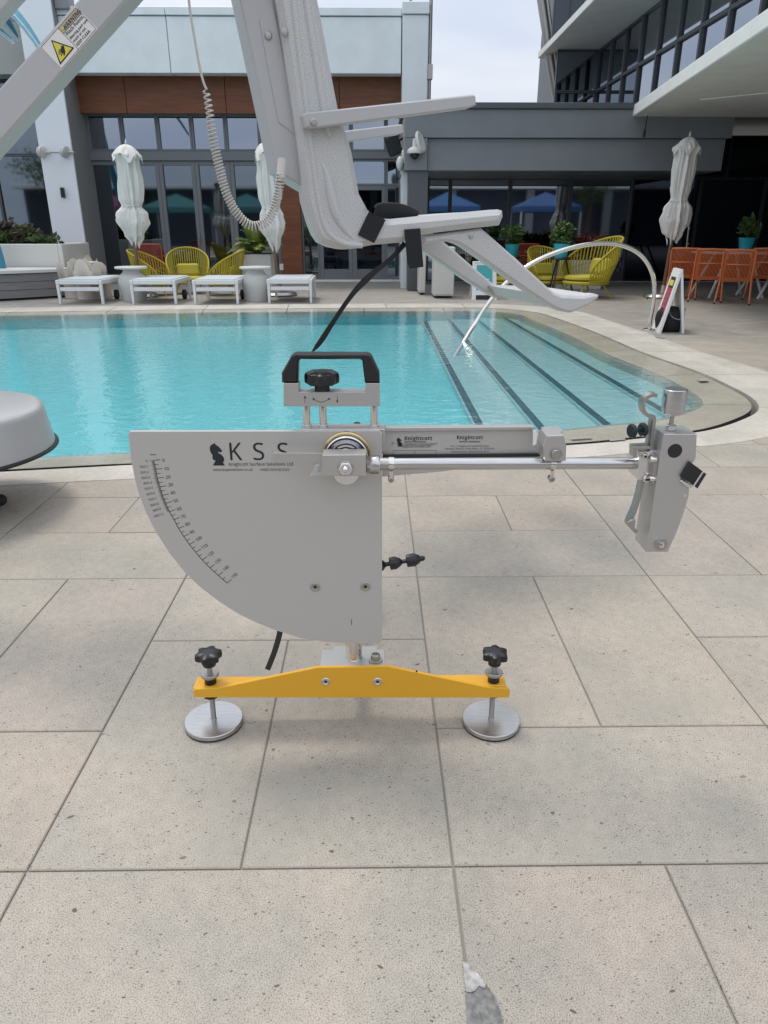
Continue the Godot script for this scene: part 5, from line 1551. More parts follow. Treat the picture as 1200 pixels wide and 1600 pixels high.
	var centre := smooth_path([Vector3(-0.2921, 0.1797, 0.03), Vector3(-0.2893, 0.154, 0.03), Vector3(-0.2865, 0.1141, 0.03), Vector3(-0.2824, 0.0733, 0.03), Vector3(-0.2755, 0.0317, 0.03), Vector3(-0.2658, -0.0109, 0.03), Vector3(-0.2484, -0.0457, 0.03), Vector3(-0.2268, -0.0672, 0.03), Vector3(-0.2064, -0.071, 0.03), Vector3(-0.1836, -0.0607, 0.03), Vector3(-0.1652, -0.0312, 0.03), Vector3(-0.155, 0.003, 0.03), Vector3(-0.1493, 0.0317, 0.03)], 10)
	var coil := []
	var length := 0.0
	var turns := 0.0
	for i in centre.size() - 1:
		var a: Vector3 = centre[i]
		var b: Vector3 = centre[i + 1]
		var d := (b - a).normalized()
		var n1 := Vector3(0, 0, 1)
		var n2 := d.cross(n1).normalized()
		var seg := a.distance_to(b)
		var k := float(i) / centre.size()
		var pitch := lerpf(0.0105, 0.0062, clampf(k * 4.0, 0, 1))
		var steps := maxi(2, int(ceil(seg / pitch * 9.0)))
		for s in steps:
			var f := float(s) / steps
			turns += seg / steps / pitch
			var r := lerpf(0.0055, 0.0085, clampf(k * 5.0, 0, 1))
			coil.append(a.lerp(b, f) + (n1 * cos(turns * TAU) + n2 * sin(turns * TAU)) * r)
	hung.call("coil", MB.new().tube(coil, 0.0018, 5), M.cord, cord)
	hung.call("cord_plug", MB.new().tube([Vector3(-0.1499, 0.0161, 0.02), Vector3(-0.1399, 0.0613, 0)], 0.010, 12), M.cord, cord)

func warning_label(arm: Node3D) -> void:
	var z := -1.5992
	var lab := part("warning_label", MB.new().prism([Vector2(-0.6375, 1.1729), Vector2(-0.5587, 1.2393), Vector2(-0.5228, 1.2033), Vector2(-0.6025, 1.135)], -1.6, -1.5992), M.label_white, arm, true)
	var turn := 0.7006
	var u := 0.0012
	var lines := MB.new()
	var rim := [Vector3(-0.635, 1.1726, -1.5988), Vector3(-0.5587, 1.2369, -1.5988), Vector3(-0.5257, 1.2032, -1.5988), Vector3(-0.6019, 1.1372, -1.5988)]
	var mids := [Vector3(-0.5979, 1.2048, -1.5988), Vector3(-0.5642, 1.1699, -1.5988)]
	var heads := [Vector3(-0.5889, 1.1948, -1.5988), Vector3(-0.5486, 1.2282, -1.5988)]
	for e in [[rim[0], rim[1]], [rim[1], rim[2]], [rim[2], rim[3]], [rim[3], rim[0]], [mids[0], mids[1]], [heads[0], heads[1]]]:
		var d: Vector3 = (e[1] - e[0]).normalized()
		var n := Vector3(-d.y, d.x, 0) * 0.32 * u
		lines.face([e[0] + n, e[0] - n, e[1] - n, e[1] + n], Vector3.BACK)
	part("label_border", lines, M.ink, lab, true)
	part("label_heading", MB.new().prism([Vector2(-0.5967, 1.2051), Vector2(-0.5587, 1.2364), Vector2(-0.5492, 1.2277), Vector2(-0.5886, 1.1953)], -1.5992, -1.5989), M.label_tan, lab, true)
	var st := letters()
	lettering(st, "WARNING", 5.8 * u, flat_at(Vector3(-0.5691, 1.2179, -1.5986), turn), HORIZONTAL_ALIGNMENT_CENTER, true)
	lettering(st, "Pinch Points.", 4.6 * u, flat_at(Vector3(-0.5834, 1.1932, -1.5986), turn), HORIZONTAL_ALIGNMENT_LEFT, true)
	lettering(st, "Moving part can", 3.7 * u, flat_at(Vector3(-0.5774, 1.187, -1.5986), turn), HORIZONTAL_ALIGNMENT_LEFT, true)
	lettering(st, "crush or cut.", 3.6 * u, flat_at(Vector3(-0.5725, 1.1818, -1.5986), turn), HORIZONTAL_ALIGNMENT_LEFT, true)
	lettering(st, "KEEP CLEAR.", 3.9 * u, flat_at(Vector3(-0.5668, 1.1761, -1.5986), turn), HORIZONTAL_ALIGNMENT_LEFT, true)
	part("label_text", st, M.ink, lab, true)
	part("small_warning_sign", MB.new().prism([Vector2(-0.5917, 1.2011), Vector2(-0.5889, 1.2076), Vector2(-0.5852, 1.2035)], -1.5989, -1.5985), M.label_yellow, lab, true)
	var tri := part("warning_triangle", MB.new().prism([Vector2(-0.6139, 1.1852), Vector2(-0.5717, 1.1725), Vector2(-0.6032, 1.1443)], -1.5992, -1.5988), M.ink, lab, true)
	part("triangle_face", MB.new().prism([Vector2(-0.611, 1.182), Vector2(-0.576, 1.1717), Vector2(-0.6017, 1.1484)], -1.5988, -1.5985), M.label_yellow, lab, true)
	var hand := MB.new()
	hand.prism([Vector2(-0.5959, 1.1754), Vector2(-0.591, 1.176), Vector2(-0.5896, 1.166), Vector2(-0.5918, 1.1597), Vector2(-0.5937, 1.1597), Vector2(-0.5941, 1.1644), Vector2(-0.5966, 1.1639), Vector2(-0.5978, 1.1681)], -1.5985, -1.5982)
	for f in [[Vector3(-0.5954, 1.1676, -1.5981), Vector3(-0.6031, 1.1649, -1.5981)], [Vector3(-0.5957, 1.1655, -1.5981), Vector3(-0.6031, 1.1612, -1.5981)], [Vector3(-0.5947, 1.1644, -1.5981), Vector3(-0.5987, 1.1586, -1.5981)], [Vector3(-0.5968, 1.1696, -1.5981), Vector3(-0.602, 1.1681, -1.5981)]]:
		var d: Vector3 = (f[1] - f[0]).normalized()
		var n := Vector3(-d.y, d.x, 0) * 0.6 * u
		hand.face([f[0] + n, f[0] - n, f[1] - n, f[1] + n], Vector3.BACK)
	part("hand_symbol", hand, M.ink, lab, true)

# ---------------------------------------------------------------- the pendulum slip tester
func bolt_head(at: Vector3, r: float, parent: Node3D, m: Material, called := "screw") -> void:   # a countersunk socket screw in a washer, facing +z
	var face_z := Transform3D(Basis(Vector3(1, 0, 0), Vector3(0, 0, 1), Vector3(0, -1, 0)), at)
	var o := part(called, MB.new().lathe([Vector2(r * 1.0, -0.001), Vector2(r, 0.0006), Vector2(r * 0.92, 0.0012), Vector2(r * 0.62, 0.0012), Vector2(r * 0.55, 0.0004), Vector2(0, 0.0004)], face_z, 20), m, parent, true)
	var s := MB.new().lathe([Vector2(r * 0.36, 0.0002), Vector2(r * 0.36, 0.0009), Vector2(0, 0.0009)], face_z, 6)
	var k := part("socket", s, M.black_rubber, o)
	k.position = Vector3.ZERO

func star_knob(top: Vector3, r: float, h: float, neck: float, parent: Node3D) -> void:
	var t := Transform3D(Basis(Vector3.UP, 0.4), top)
	part("adjusting_knob", MB.new().lathe([Vector2(0, -h * 1.75), Vector2(neck * 0.9, -h * 1.75), Vector2(neck, -h * 1.7), Vector2(neck * 1.05, -h), Vector2(r * 0.80, -h * 0.98), Vector2(r * 0.97, -h * 0.85), Vector2(r, -h * 0.5), Vector2(r * 0.95, -h * 0.15), Vector2(r * 0.75, 0.0), Vector2(r * 0.3, 0.0008), Vector2(0, 0.001)], t, 72, 6, 0.13, -h * 1.05, 0.0), M.black_plastic, parent, true)

func build_tester() -> void:
	var t := thing("pendulum_slip_tester", "silver pendulum slip tester with printed quadrant scale on a yellow base, standing on the pavers", "slip tester", Vector3(-0.045, 0, -1.08))
	# base: a front and a rear yellow beam, a web between them, a beam to the rear foot
	var bar := [Vector2(-0.3255, 0.073), Vector2(-0.3251, 0.088), Vector2(-0.3203, 0.0907), Vector2(-0.2817, 0.0924), Vector2(-0.1031, 0.1344), Vector2(0.0218, 0.1352), Vector2(0.2013, 0.0892), Vector2(0.2347, 0.0869), Vector2(0.2396, 0.0827), Vector2(0.2393, 0.0689), Vector2(0.2371, 0.0669)]
	part("front_beam", MB.new().prism(bar, -1.066, -1.06, 0.0008), M.yellow_paint, t, true)
	part("rear_beam", MB.new().prism([Vector2(-0.3292, 0.0592), Vector2(-0.3281, 0.0705), Vector2(-0.2211, 0.0716), Vector2(0.1327, 0.0683), Vector2(0.2372, 0.0652), Vector2(0.2379, 0.0538)], -1.106, -1.100, 0.0008), M.yellow_paint, t, true)
	part("base_web", bx(-0.327, 0.234, 0.074, 0.0895, -1.1, -1.066, 0.001), M.yellow_paint, t, true)
	part("rear_leg", MB.new().box(Vector3(-0.045, 0.078, -1.315), Vector3(0.022, 0.02, 0.42), 0.002), M.yellow_paint, t, true)
	part("base_plate", MB.new().prism([Vector2(-0.100, 1.064), Vector2(0.016, 1.064), Vector2(0.016, 1.118), Vector2(0.002, 1.118), Vector2(0.002, 1.130), Vector2(-0.080, 1.130), Vector2(-0.080, 1.118), Vector2(-0.100, 1.118)], 0.118, 0.1335, 0.0008, Transform3D(Basis(Vector3(1, 0, 0), Vector3(0, 0, -1), Vector3(0, 1, 0)), Vector3.ZERO)), M.anodised, t, true)
	for c in [Vector3(-0.0894, 0.1049, -1.0598), Vector3(0.0025, 0.1041, -1.0598)]:
		bolt_head(c, 0.008, t, M.turned)
	bolt_head(Vector3(0.0715, 0.1236, -1.0598) + Vector3(0, 0.0018, 0), 0.0016, t, M.black_rubber, "grub_screw")
	part("spirit_level", MB.new().lathe([Vector2(0.0125, 0), Vector2(0.0125, 0.003), Vector2(0.0085, 0.0035), Vector2(0.008, 0.012), Vector2(0.0055, 0.0135), Vector2(0.005, 0.010), Vector2(0, 0.010)], Transform3D(Basis(), Vector3(-0.001, 0.1335, -1.082)), 24), M.dull_steel, t, true)
	# feet: two in front, one behind
	var foot_at := [Vector3(-0.3, 0, -1.08), Vector3(0.212, 0, -1.075), Vector3(-0.045, 0, -1.5)]
	var knob_top := [Vector3(-0.298, 0.154, -1.083), Vector3(0.2128, 0.1517, -1.083), Vector3(-0.045, 0.15, -1.5)]
	for i in 3:
		var f: Vector3 = foot_at[i]
		var k: Vector3 = knob_top[i]
		var up := k - f
		var at_y := func(y: float) -> Vector3: return f + up * (y / up.y)
		var d := part("foot_disc", MB.new().lathe([Vector2(0, 0.0025), Vector2(0.0505, 0.0025), Vector2(0.0528, 0.0035), Vector2(0.0528, 0.0105), Vector2(0.0518, 0.0118), Vector2(0.006, 0.0122), Vector2(0.0055, 0.0145), Vector2(0, 0.0145)], Transform3D(Basis(), f), 56), M.brushed, t, true)
		part("rubber_pad", MB.new().lathe([Vector2(0, 0), Vector2(0.0525, 0), Vector2(0.0525, 0.0026), Vector2(0, 0.0026)], Transform3D(Basis(), f), 40), M.black_rubber, d)
		part("levelling_screw", MB.new().tube([at_y.call(0.012), at_y.call(0.05), at_y.call(k.y - 0.02)], 0.0048, 14), M.dull_steel, t, true)
		part("bush", MB.new().tube([at_y.call(0.063), at_y.call(0.0705)], 0.0150, 22), M.black_plastic, t, true)
		part("sleeve", MB.new().tube([at_y.call(0.07), at_y.call(0.1035)], 0.0105, 20), M.black_plastic, t, true)
		part("lock_ring", MB.new().tube([at_y.call(0.1035), at_y.call(0.1048), at_y.call(0.1092), at_y.call(0.110)], [0.0150, 0.0158, 0.0158, 0.0150], 24), M.dull_steel, t, true)
		star_knob(k, 0.0217, 0.0165, 0.0115, t)
	# column and quadrant plate
	part("column", MB.new().lathe([Vector2(0, 0.1335), Vector2(0.0155, 0.1335), Vector2(0.0155, 0.1355), Vector2(0.0150, 0.136), Vector2(0.0150, 0.52), Vector2(0, 0.52)], Transform3D(Basis(), Vector3(-0.040, 0, -1.091)), 28), M.chrome, t, true)
	var outline := [Vector2(-0.3712, 0.5654), Vector2(0.006, 0.565), Vector2(0.0108, 0.561), Vector2(0.0105, 0.1945), Vector2(0.005, 0.1888), Vector2(-0.0192, 0.189), Vector2(-0.0554, 0.1899), Vector2(-0.0883, 0.1927), Vector2(-0.1285, 0.2007), Vector2(-0.1691, 0.2155), Vector2(-0.2028, 0.2314), Vector2(-0.2338, 0.2501), Vector2(-0.2639, 0.2741), Vector2(-0.2893, 0.2983), Vector2(-0.3119, 0.325), Vector2(-0.334, 0.361), Vector2(-0.3513, 0.3984), Vector2(-0.3627, 0.4305), Vector2(-0.3703, 0.462), Vector2(-0.3738, 0.4896), Vector2(-0.3754, 0.5187), Vector2(-0.3748, 0.5604)]
	outline.reverse()
	var plate := part("quadrant_plate", MB.new().prism(outline, -1.057, -1.05, 0.0007), M.plate, t, true)
	for c in [Vector3(-0.1003, 0.2989, -1.0497), Vector3(-0.0171, 0.299, -1.0497)]:
		bolt_head(c, 0.0085, t, M.dull_steel)
	print_scale(plate)
	print_logo(plate)
	# lift bracket behind the plate, its posts, cross block, handle and knob
	part("body_top", bx(-0.1141, 0.0161, 0.53, 0.5655, -1.092, -1.0575, 0.001), M.anodised, t, true)
	part("body_block", bx(-0.075, 0.004, 0.26, 0.53, -1.105, -1.058, 0.001), M.anodised, t, true)
	for px in [Vector3(-0.1054, 0.5719, -1.075), Vector3(-0.0801, 0.5718, -1.075), Vector3(-0.0013, 0.5715, -1.075)]:
		part("guide_post", MB.new().lathe([Vector2(0.0075, 0.564), Vector2(0.0075, 0.5685), Vector2(0.0058, 0.569), Vector2(0.0058, 0.5977 + 0.002), Vector2(0, 0.62)], Transform3D(Basis(), Vector3(px.x, 0, px.z)), 18), M.chrome, t, true)
	var block := [Vector2(-0.1368, 0.6351), Vector2(-0.1138, 0.635), Vector2(-0.1144, 0.622), Vector2(-0.0141, 0.6217), Vector2(-0.014, 0.6348), Vector2(0.0077, 0.6347), Vector2(0.0076, 0.5996), Vector2(-0.1386, 0.6)]
	part("cross_block", MB.new().prism(block, -1.089, -1.063, 0.0006), M.anodised, t, true)
	var grip := [Vector2(-0.1393, 0.6359), Vector2(-0.139, 0.6503), Vector2(-0.1234, 0.6758), Vector2(-0.1176, 0.6786), Vector2(-0.0107, 0.6783), Vector2(-0.005, 0.6755), Vector2(0.0072, 0.6499), Vector2(0.0077, 0.6355), Vector2(-0.0149, 0.6355), Vector2(-0.0184, 0.668), Vector2(-0.0212, 0.6704), Vector2(-0.1104, 0.6706), Vector2(-0.1134, 0.6677), Vector2(-0.1158, 0.6358)]
	part("carry_handle", MB.new().prism(grip, -1.088, -1.064, 0.0022), M.black_plastic, t, true)
	for c in [Vector3(-0.1149, 0.6758, -1.0638), Vector3(-0.0164, 0.6756, -1.0638)]:
		bolt_head(c, 0.0016, t, M.black_rubber, "handle_screw")
	var kt := Transform3D(Basis(), Vector3(-0.0801, 0.6517, -1.076))
	var kr := 0.0252
	part("height_knob", MB.new().lathe([Vector2(0, -0.034), Vector2(kr * 0.46, -0.034), Vector2(kr * 0.46, -0.021), Vector2(kr * 0.85, -0.020), Vector2(kr * 0.98, -0.0175), Vector2(kr, -0.010), Vector2(kr * 0.96, -0.004), Vector2(kr * 0.8, -0.001), Vector2(kr * 0.4, 0.0), Vector2(0, 0.0005)], kt, 96, 8, 0.06, -0.0205, -0.0005), M.black_plastic, t, true)
	var arrows := MB.new()
	var za := -1.0626
	for v in [[Vector3(-0.1059, 0.6049, -1.0626), Vector3(-0.1054, 0.6157, -1.0626), Vector3(-0.4629, 1.1147, -1.0626)], [Vector3(-0.0566, 0.6165, -1.0626), Vector3(-0.0569, 0.6058, -1.0626), Vector3(-0.4629, 1.1147, -1.0626)]]:
		var dirv: Vector3 = (v[1] - v[0]).normalized()
		var sidev := Vector3(dirv.y, -dirv.x, 0)
		arrows.face([v[0] - sidev * 0.0003, v[0] + sidev * 0.0003, v[1] + sidev * 0.0003, v[1] - sidev * 0.0003], Vector3.BACK)
		arrows.face([v[1] + dirv * 0.001, v[1] - dirv * 0.0032 + sidev * 0.0016, v[1] - dirv * 0.0032 - sidev * 0.0016], Vector3.BACK)
	var bow := smooth_path([Vector3(-0.0926, 0.6113, -1.0626), Vector3(-0.0869, 0.6078, -1.0626), Vector3(-0.0811, 0.6065, -1.0626), Vector3(-0.0753, 0.6078, -1.0626), Vector3(-0.0694, 0.6112, -1.0626)], 4)
	for i in bow.size() - 1:
		var dv: Vector3 = (bow[i + 1] - bow[i]).normalized()
		var sv := Vector3(dv.y, -dv.x, 0) * 0.00035
		arrows.face([bow[i] - sv, bow[i] + sv, bow[i + 1] + sv, bow[i + 1] - sv], Vector3.BACK)
	for e in [[bow[0], bow[0] - bow[2]], [bow[-1], bow[-1] - bow[-3]]]:
		var dv: Vector3 = e[1].normalized()
		var sv := Vector3(dv.y, -dv.x, 0)
		arrows.face([e[0] + dv * 0.0025, e[0] - dv * 0.001 + sv * 0.0018, e[0] - dv * 0.001 - sv * 0.0018], Vector3.BACK)
	part("direction_arrows", arrows, M.ink, t, true)
	part("rear_knob", MB.new().tube([Vector3(-0.0284, 0.5526, -1.1), Vector3(-0.0283, 0.5631, -1.1), Vector3(-0.0282, 0.5652, -1.1)], [0.006, 0.006, 0.004], 14), M.black_plastic, t, true)
	# a clamp screw behind the plate, pointing to the right
	var cs := Transform3D(Basis(Vector3(0, 0, 1), 0.1766 - PI / 2), Vector3(0.0033, 0.3248, -1.075))
	var cu := 0.0011
	part("clamp_knob", MB.new().lathe([Vector2(0, 0), Vector2(10 * cu, 0), Vector2(9 * cu, 8 * cu), Vector2(4 * cu, 12 * cu), Vector2(3.5 * cu, 18 * cu), Vector2(10.2 * cu, 19 * cu), Vector2(10.5 * cu, 28 * cu), Vector2(6.5 * cu, 35 * cu), Vector2(3.4 * cu, 38 * cu), Vector2(3.4 * cu, 44 * cu), Vector2(10.2 * cu, 45 * cu), Vector2(10.7 * cu, 57 * cu), Vector2(6 * cu, 65 * cu), Vector2(4.6 * cu, 66 * cu), Vector2(4.4 * cu, 70 * cu), Vector2(2.5 * cu, 73 * cu), Vector2(0, 74 * cu)], cs, 8), M.black_plastic, t, true)
	part("carry_strap", MB.new().ribbon(smooth_path([Vector3(-0.1684, 0.2022, -1.11), Vector3(-0.1734, 0.1732, -1.11), Vector3(-0.1847, 0.1356, -1.11), Vector3(-0.1998, 0.0973, -1.11)], 4), Vector3(0.009, 0.0, 0.006), 0.0025), M.black_rubber, t, true)
	# pivot: scale discs, arm block, pointer
	var fz := Basis(Vector3(1, 0, 0), Vector3(0, 0, 1), Vector3(0, -1, 0))
	var pc := Vector3(-0.0436, 0.5277, -1.04)
	var pu := 0.001
	part("brass_ring", MB.new().lathe([Vector2(37 * pu, -0.0105), Vector2(37.5 * pu, -0.002), Vector2(36 * pu, 0.0), Vector2(33.5 * pu, 0.0), Vector2(33 * pu, -0.002), Vector2(0, -0.002)], Transform3D(fz, pc), 60), M.brass, t, true)
	part("bearing_disc", MB.new().lathe([Vector2(33 * pu, -0.004), Vector2(33 * pu, 0.006), Vector2(31.5 * pu, 0.008), Vector2(28 * pu, 0.008), Vector2(27.5 * pu, 0.005), Vector2(25 * pu, 0.005), Vector2(24.5 * pu, 0.012), Vector2(22 * pu, 0.014), Vector2(19 * pu, 0.014), Vector2(18.5 * pu, 0.010), Vector2(0, 0.010)], Transform3D(fz, pc), 60), M.turned, t, true)
	for r in [[31.0, 28.5, 0.0086], [24.3, 22.5, 0.0146], [19.0, 17.8, 0.0150]]:
		part("seal_ring", MB.new().lathe([Vector2(r[0] * pu, r[2] - 0.003), Vector2(r[0] * pu, r[2]), Vector2(r[1] * pu, r[2]), Vector2(r[1] * pu, r[2] - 0.003)], Transform3D(fz, pc), 60), M.black_plastic, t, true)
	part("friction_ring", MB.new().lathe([Vector2(17.5 * pu, 0.008), Vector2(17.5 * pu, 0.018), Vector2(16 * pu, 0.020), Vector2(13.5 * pu, 0.020), Vector2(13 * pu, 0.016), Vector2(0, 0.016)], Transform3D(fz, pc), 48), M.brass, t, true)
	part("spindle", MB.new().lathe([Vector2(12 * pu, 0.01), Vector2(12 * pu, 0.028), Vector2(0, 0.028)], Transform3D(fz, pc), 40), M.turned, t, true)
	part("lower_disc", MB.new().lathe([Vector2(21 * pu, -0.006), Vector2(21 * pu, 0.014), Vector2(20 * pu, 0.0155), Vector2(0, 0.0155)], Transform3D(fz, Vector3(-0.044, 0.5071, -1.04)), 48), M.turned, t, true)
	var ab := [Vector2(-0.0769, 0.5446), Vector2(-0.0131, 0.5449), Vector2(-0.0134, 0.5119), Vector2(-0.0779, 0.5122)]
	part("arm_block", MB.new().prism(ab, -1.022, -0.992, 0.0007), M.anodised, t, true)
	var sc := Vector3(-0.0433, 0.5244, -0.992)
	var washer := part("block_washer", MB.new().lathe([Vector2(12 * pu, -0.001), Vector2(12 * pu, 0.0012), Vector2(11 * pu, 0.0018), Vector2(0, 0.0018)], Transform3D(fz, sc), 32), M.dull_steel, t, true)
	part("hex_nut", MB.new().lathe([Vector2(10.5 * pu, 0.001), Vector2(10.5 * pu, 0.005), Vector2(9.2 * pu, 0.0062), Vector2(0, 0.0062)], Transform3D(fz, sc), 6), M.turned, washer)
	part("stud_end", MB.new().ball(sc + Vector3(0, 0, 0.006), Vector3(5.2 * pu, 5.2 * pu, 0.006)), M.chrome, washer)
	part("pointer", MB.new().prism([Vector2(-0.1512, 0.5422), Vector2(-0.0741, 0.5414), Vector2(-0.0745, 0.527), Vector2(-0.1521, 0.5278)], -1.0135, -1.0115, 0.0002), M.anodised, t, true)
	part("pointer_catch", MB.new().prism([Vector2(-0.0884, 0.5245), Vector2(-0.0827, 0.5245), Vector2(-0.085, 0.5135), Vector2(-0.0779, 0.5135), Vector2(-0.0781, 0.5074), Vector2(-0.0976, 0.5075), Vector2(-0.0956, 0.5105)], -1.012, -1.006, 0.0005), M.lift_white, t, true)
	# the label plate behind the arm, tapering down to the right
	part("side_plate", MB.new().prism([Vector2(0.0116, 0.5561), Vector2(0.2468, 0.5584), Vector2(0.2514, 0.5386), Vector2(0.2702, 0.5196), Vector2(0.2648, 0.5111), Vector2(0.1063, 0.4893), Vector2(0.0116, 0.4811)], -1.085, -1.079, 0.0008), M.plate, t, true)
	part("top_rail", MB.new().prism([Vector2(0.0116, 0.5631), Vector2(0.2474, 0.5638), Vector2(0.2478, 0.5587), Vector2(0.0116, 0.5569)], -1.09, -1.074, 0.0005), M.anodised, t, true)
	print_labels(t)
	part("shadow_gap_seal", MB.new().prism([Vector2(0.012, 0.5189), Vector2(0.2565, 0.5201), Vector2(0.2658, 0.5184), Vector2(0.2569, 0.5155), Vector2(0.012, 0.5142)], -1.078, -1.0725, 0.0002), M.black_rubber, t, true)
	# the release catch
	part("release_block", MB.new().prism([Vector2(0.2425, 0.559), Vector2(0.2463, 0.5742), Vector2(0.2707, 0.5751), Vector2(0.2764, 0.5589), Vector2(0.2776, 0.5361), Vector2(0.2477, 0.5358)], -1.022, -0.985, 0.0009), M.anodised, t, true)
	part("release_back", MB.new().prism([Vector2(0.2498, 0.5507), Vector2(0.253, 0.5706), Vector2(0.2788, 0.5714), Vector2(0.2844, 0.5426), Vector2(0.284, 0.5264), Vector2(0.2537, 0.5265)], -1.05, -1.023, 0.0009), M.anodised, t, true)
	part("release_lever", MB.new().slab([Vector3(0.2454, 0.5587, -1.07), Vector3(0.2509, 0.5592, -1.07), Vector3(0.2471, 0.5408, -1.05), Vector3(0.2423, 0.5388, -1.05)], 0.003), M.lift_white, t, true)
	part("release_cheek", MB.new().slab([Vector3(0.245, 0.5408, -1.04), Vector3(0.2478, 0.5371, -0.99), Vector3(0.2469, 0.57, -0.99), Vector3(0.2477, 0.5679, -1.04)], 0.002), M.anodised, t, true)
	part("release_button", MB.new().lathe([Vector2(8 * pu, -0.001), Vector2(8 * pu, 0.0045), Vector2(7 * pu, 0.006), Vector2(0, 0.0064)], Transform3D(fz, Vector3(0.2622, 0.5469, -0.985)), 28), M.dull_steel, t, true)
	# the arm
	var a0 := Vector3(0.0037, 0.5261, -1.006)
	var a1 := Vector3(0.3911, 0.5255, -1.006)
	part("arm_tube", MB.new().tube([a0, (a0 + a1) * 0.5, a1], 0.0088, 28), M.brushed, t, true)
	part("arm_ferrule", MB.new().tube([Vector3(0.0056, 0.5261, -1.006), Vector3(0.0208, 0.526, -1.006)], 0.0095, 24), M.dull_steel, t, true)
	part("arm_collar", MB.new().tube([Vector3(-0.0134, 0.5252, -1.006), Vector3(-0.0115, 0.5252, -1.006), Vector3(-0.0087, 0.5252, -1.006), Vector3(-0.0077, 0.5252, -1.006), Vector3(0.0046, 0.5256, -1.006), Vector3(0.007, 0.5256, -1.006)], [0.0105, 0.0125, 0.0125, 0.0142, 0.0142, 0.0128], 6), M.brushed, t, true)
	for px in [Vector3(0.0241, 0.5265, -1.006), Vector3(0.2638, 0.526, -1.006)]:
		var clip := part("hose_clip", MB.new().tube([px - Vector3(0.004, 0, 0), px + Vector3(0.004, 0, 0)], 0.0101, 24), M.chrome, t, true)
		part("clip_ear", MB.new().box(px + Vector3(0, -0.0165, 0.004), Vector3(0.0055, 0.014, 0.004), 0.0008), M.chrome, clip)
		part("clip_screw", MB.new().lathe([Vector2(0.0048, -0.006), Vector2(0.0048, 0.004), Vector2(0.0035, 0.0052), Vector2(0.0018, 0.0052), Vector2(0.0018, 0.003), Vector2(0, 0.003)], Transform3D(fz, px + Vector3(-0.0005, -0.0225, 0.004)), 16), M.dull_steel, clip)
	build_head(t, fz)

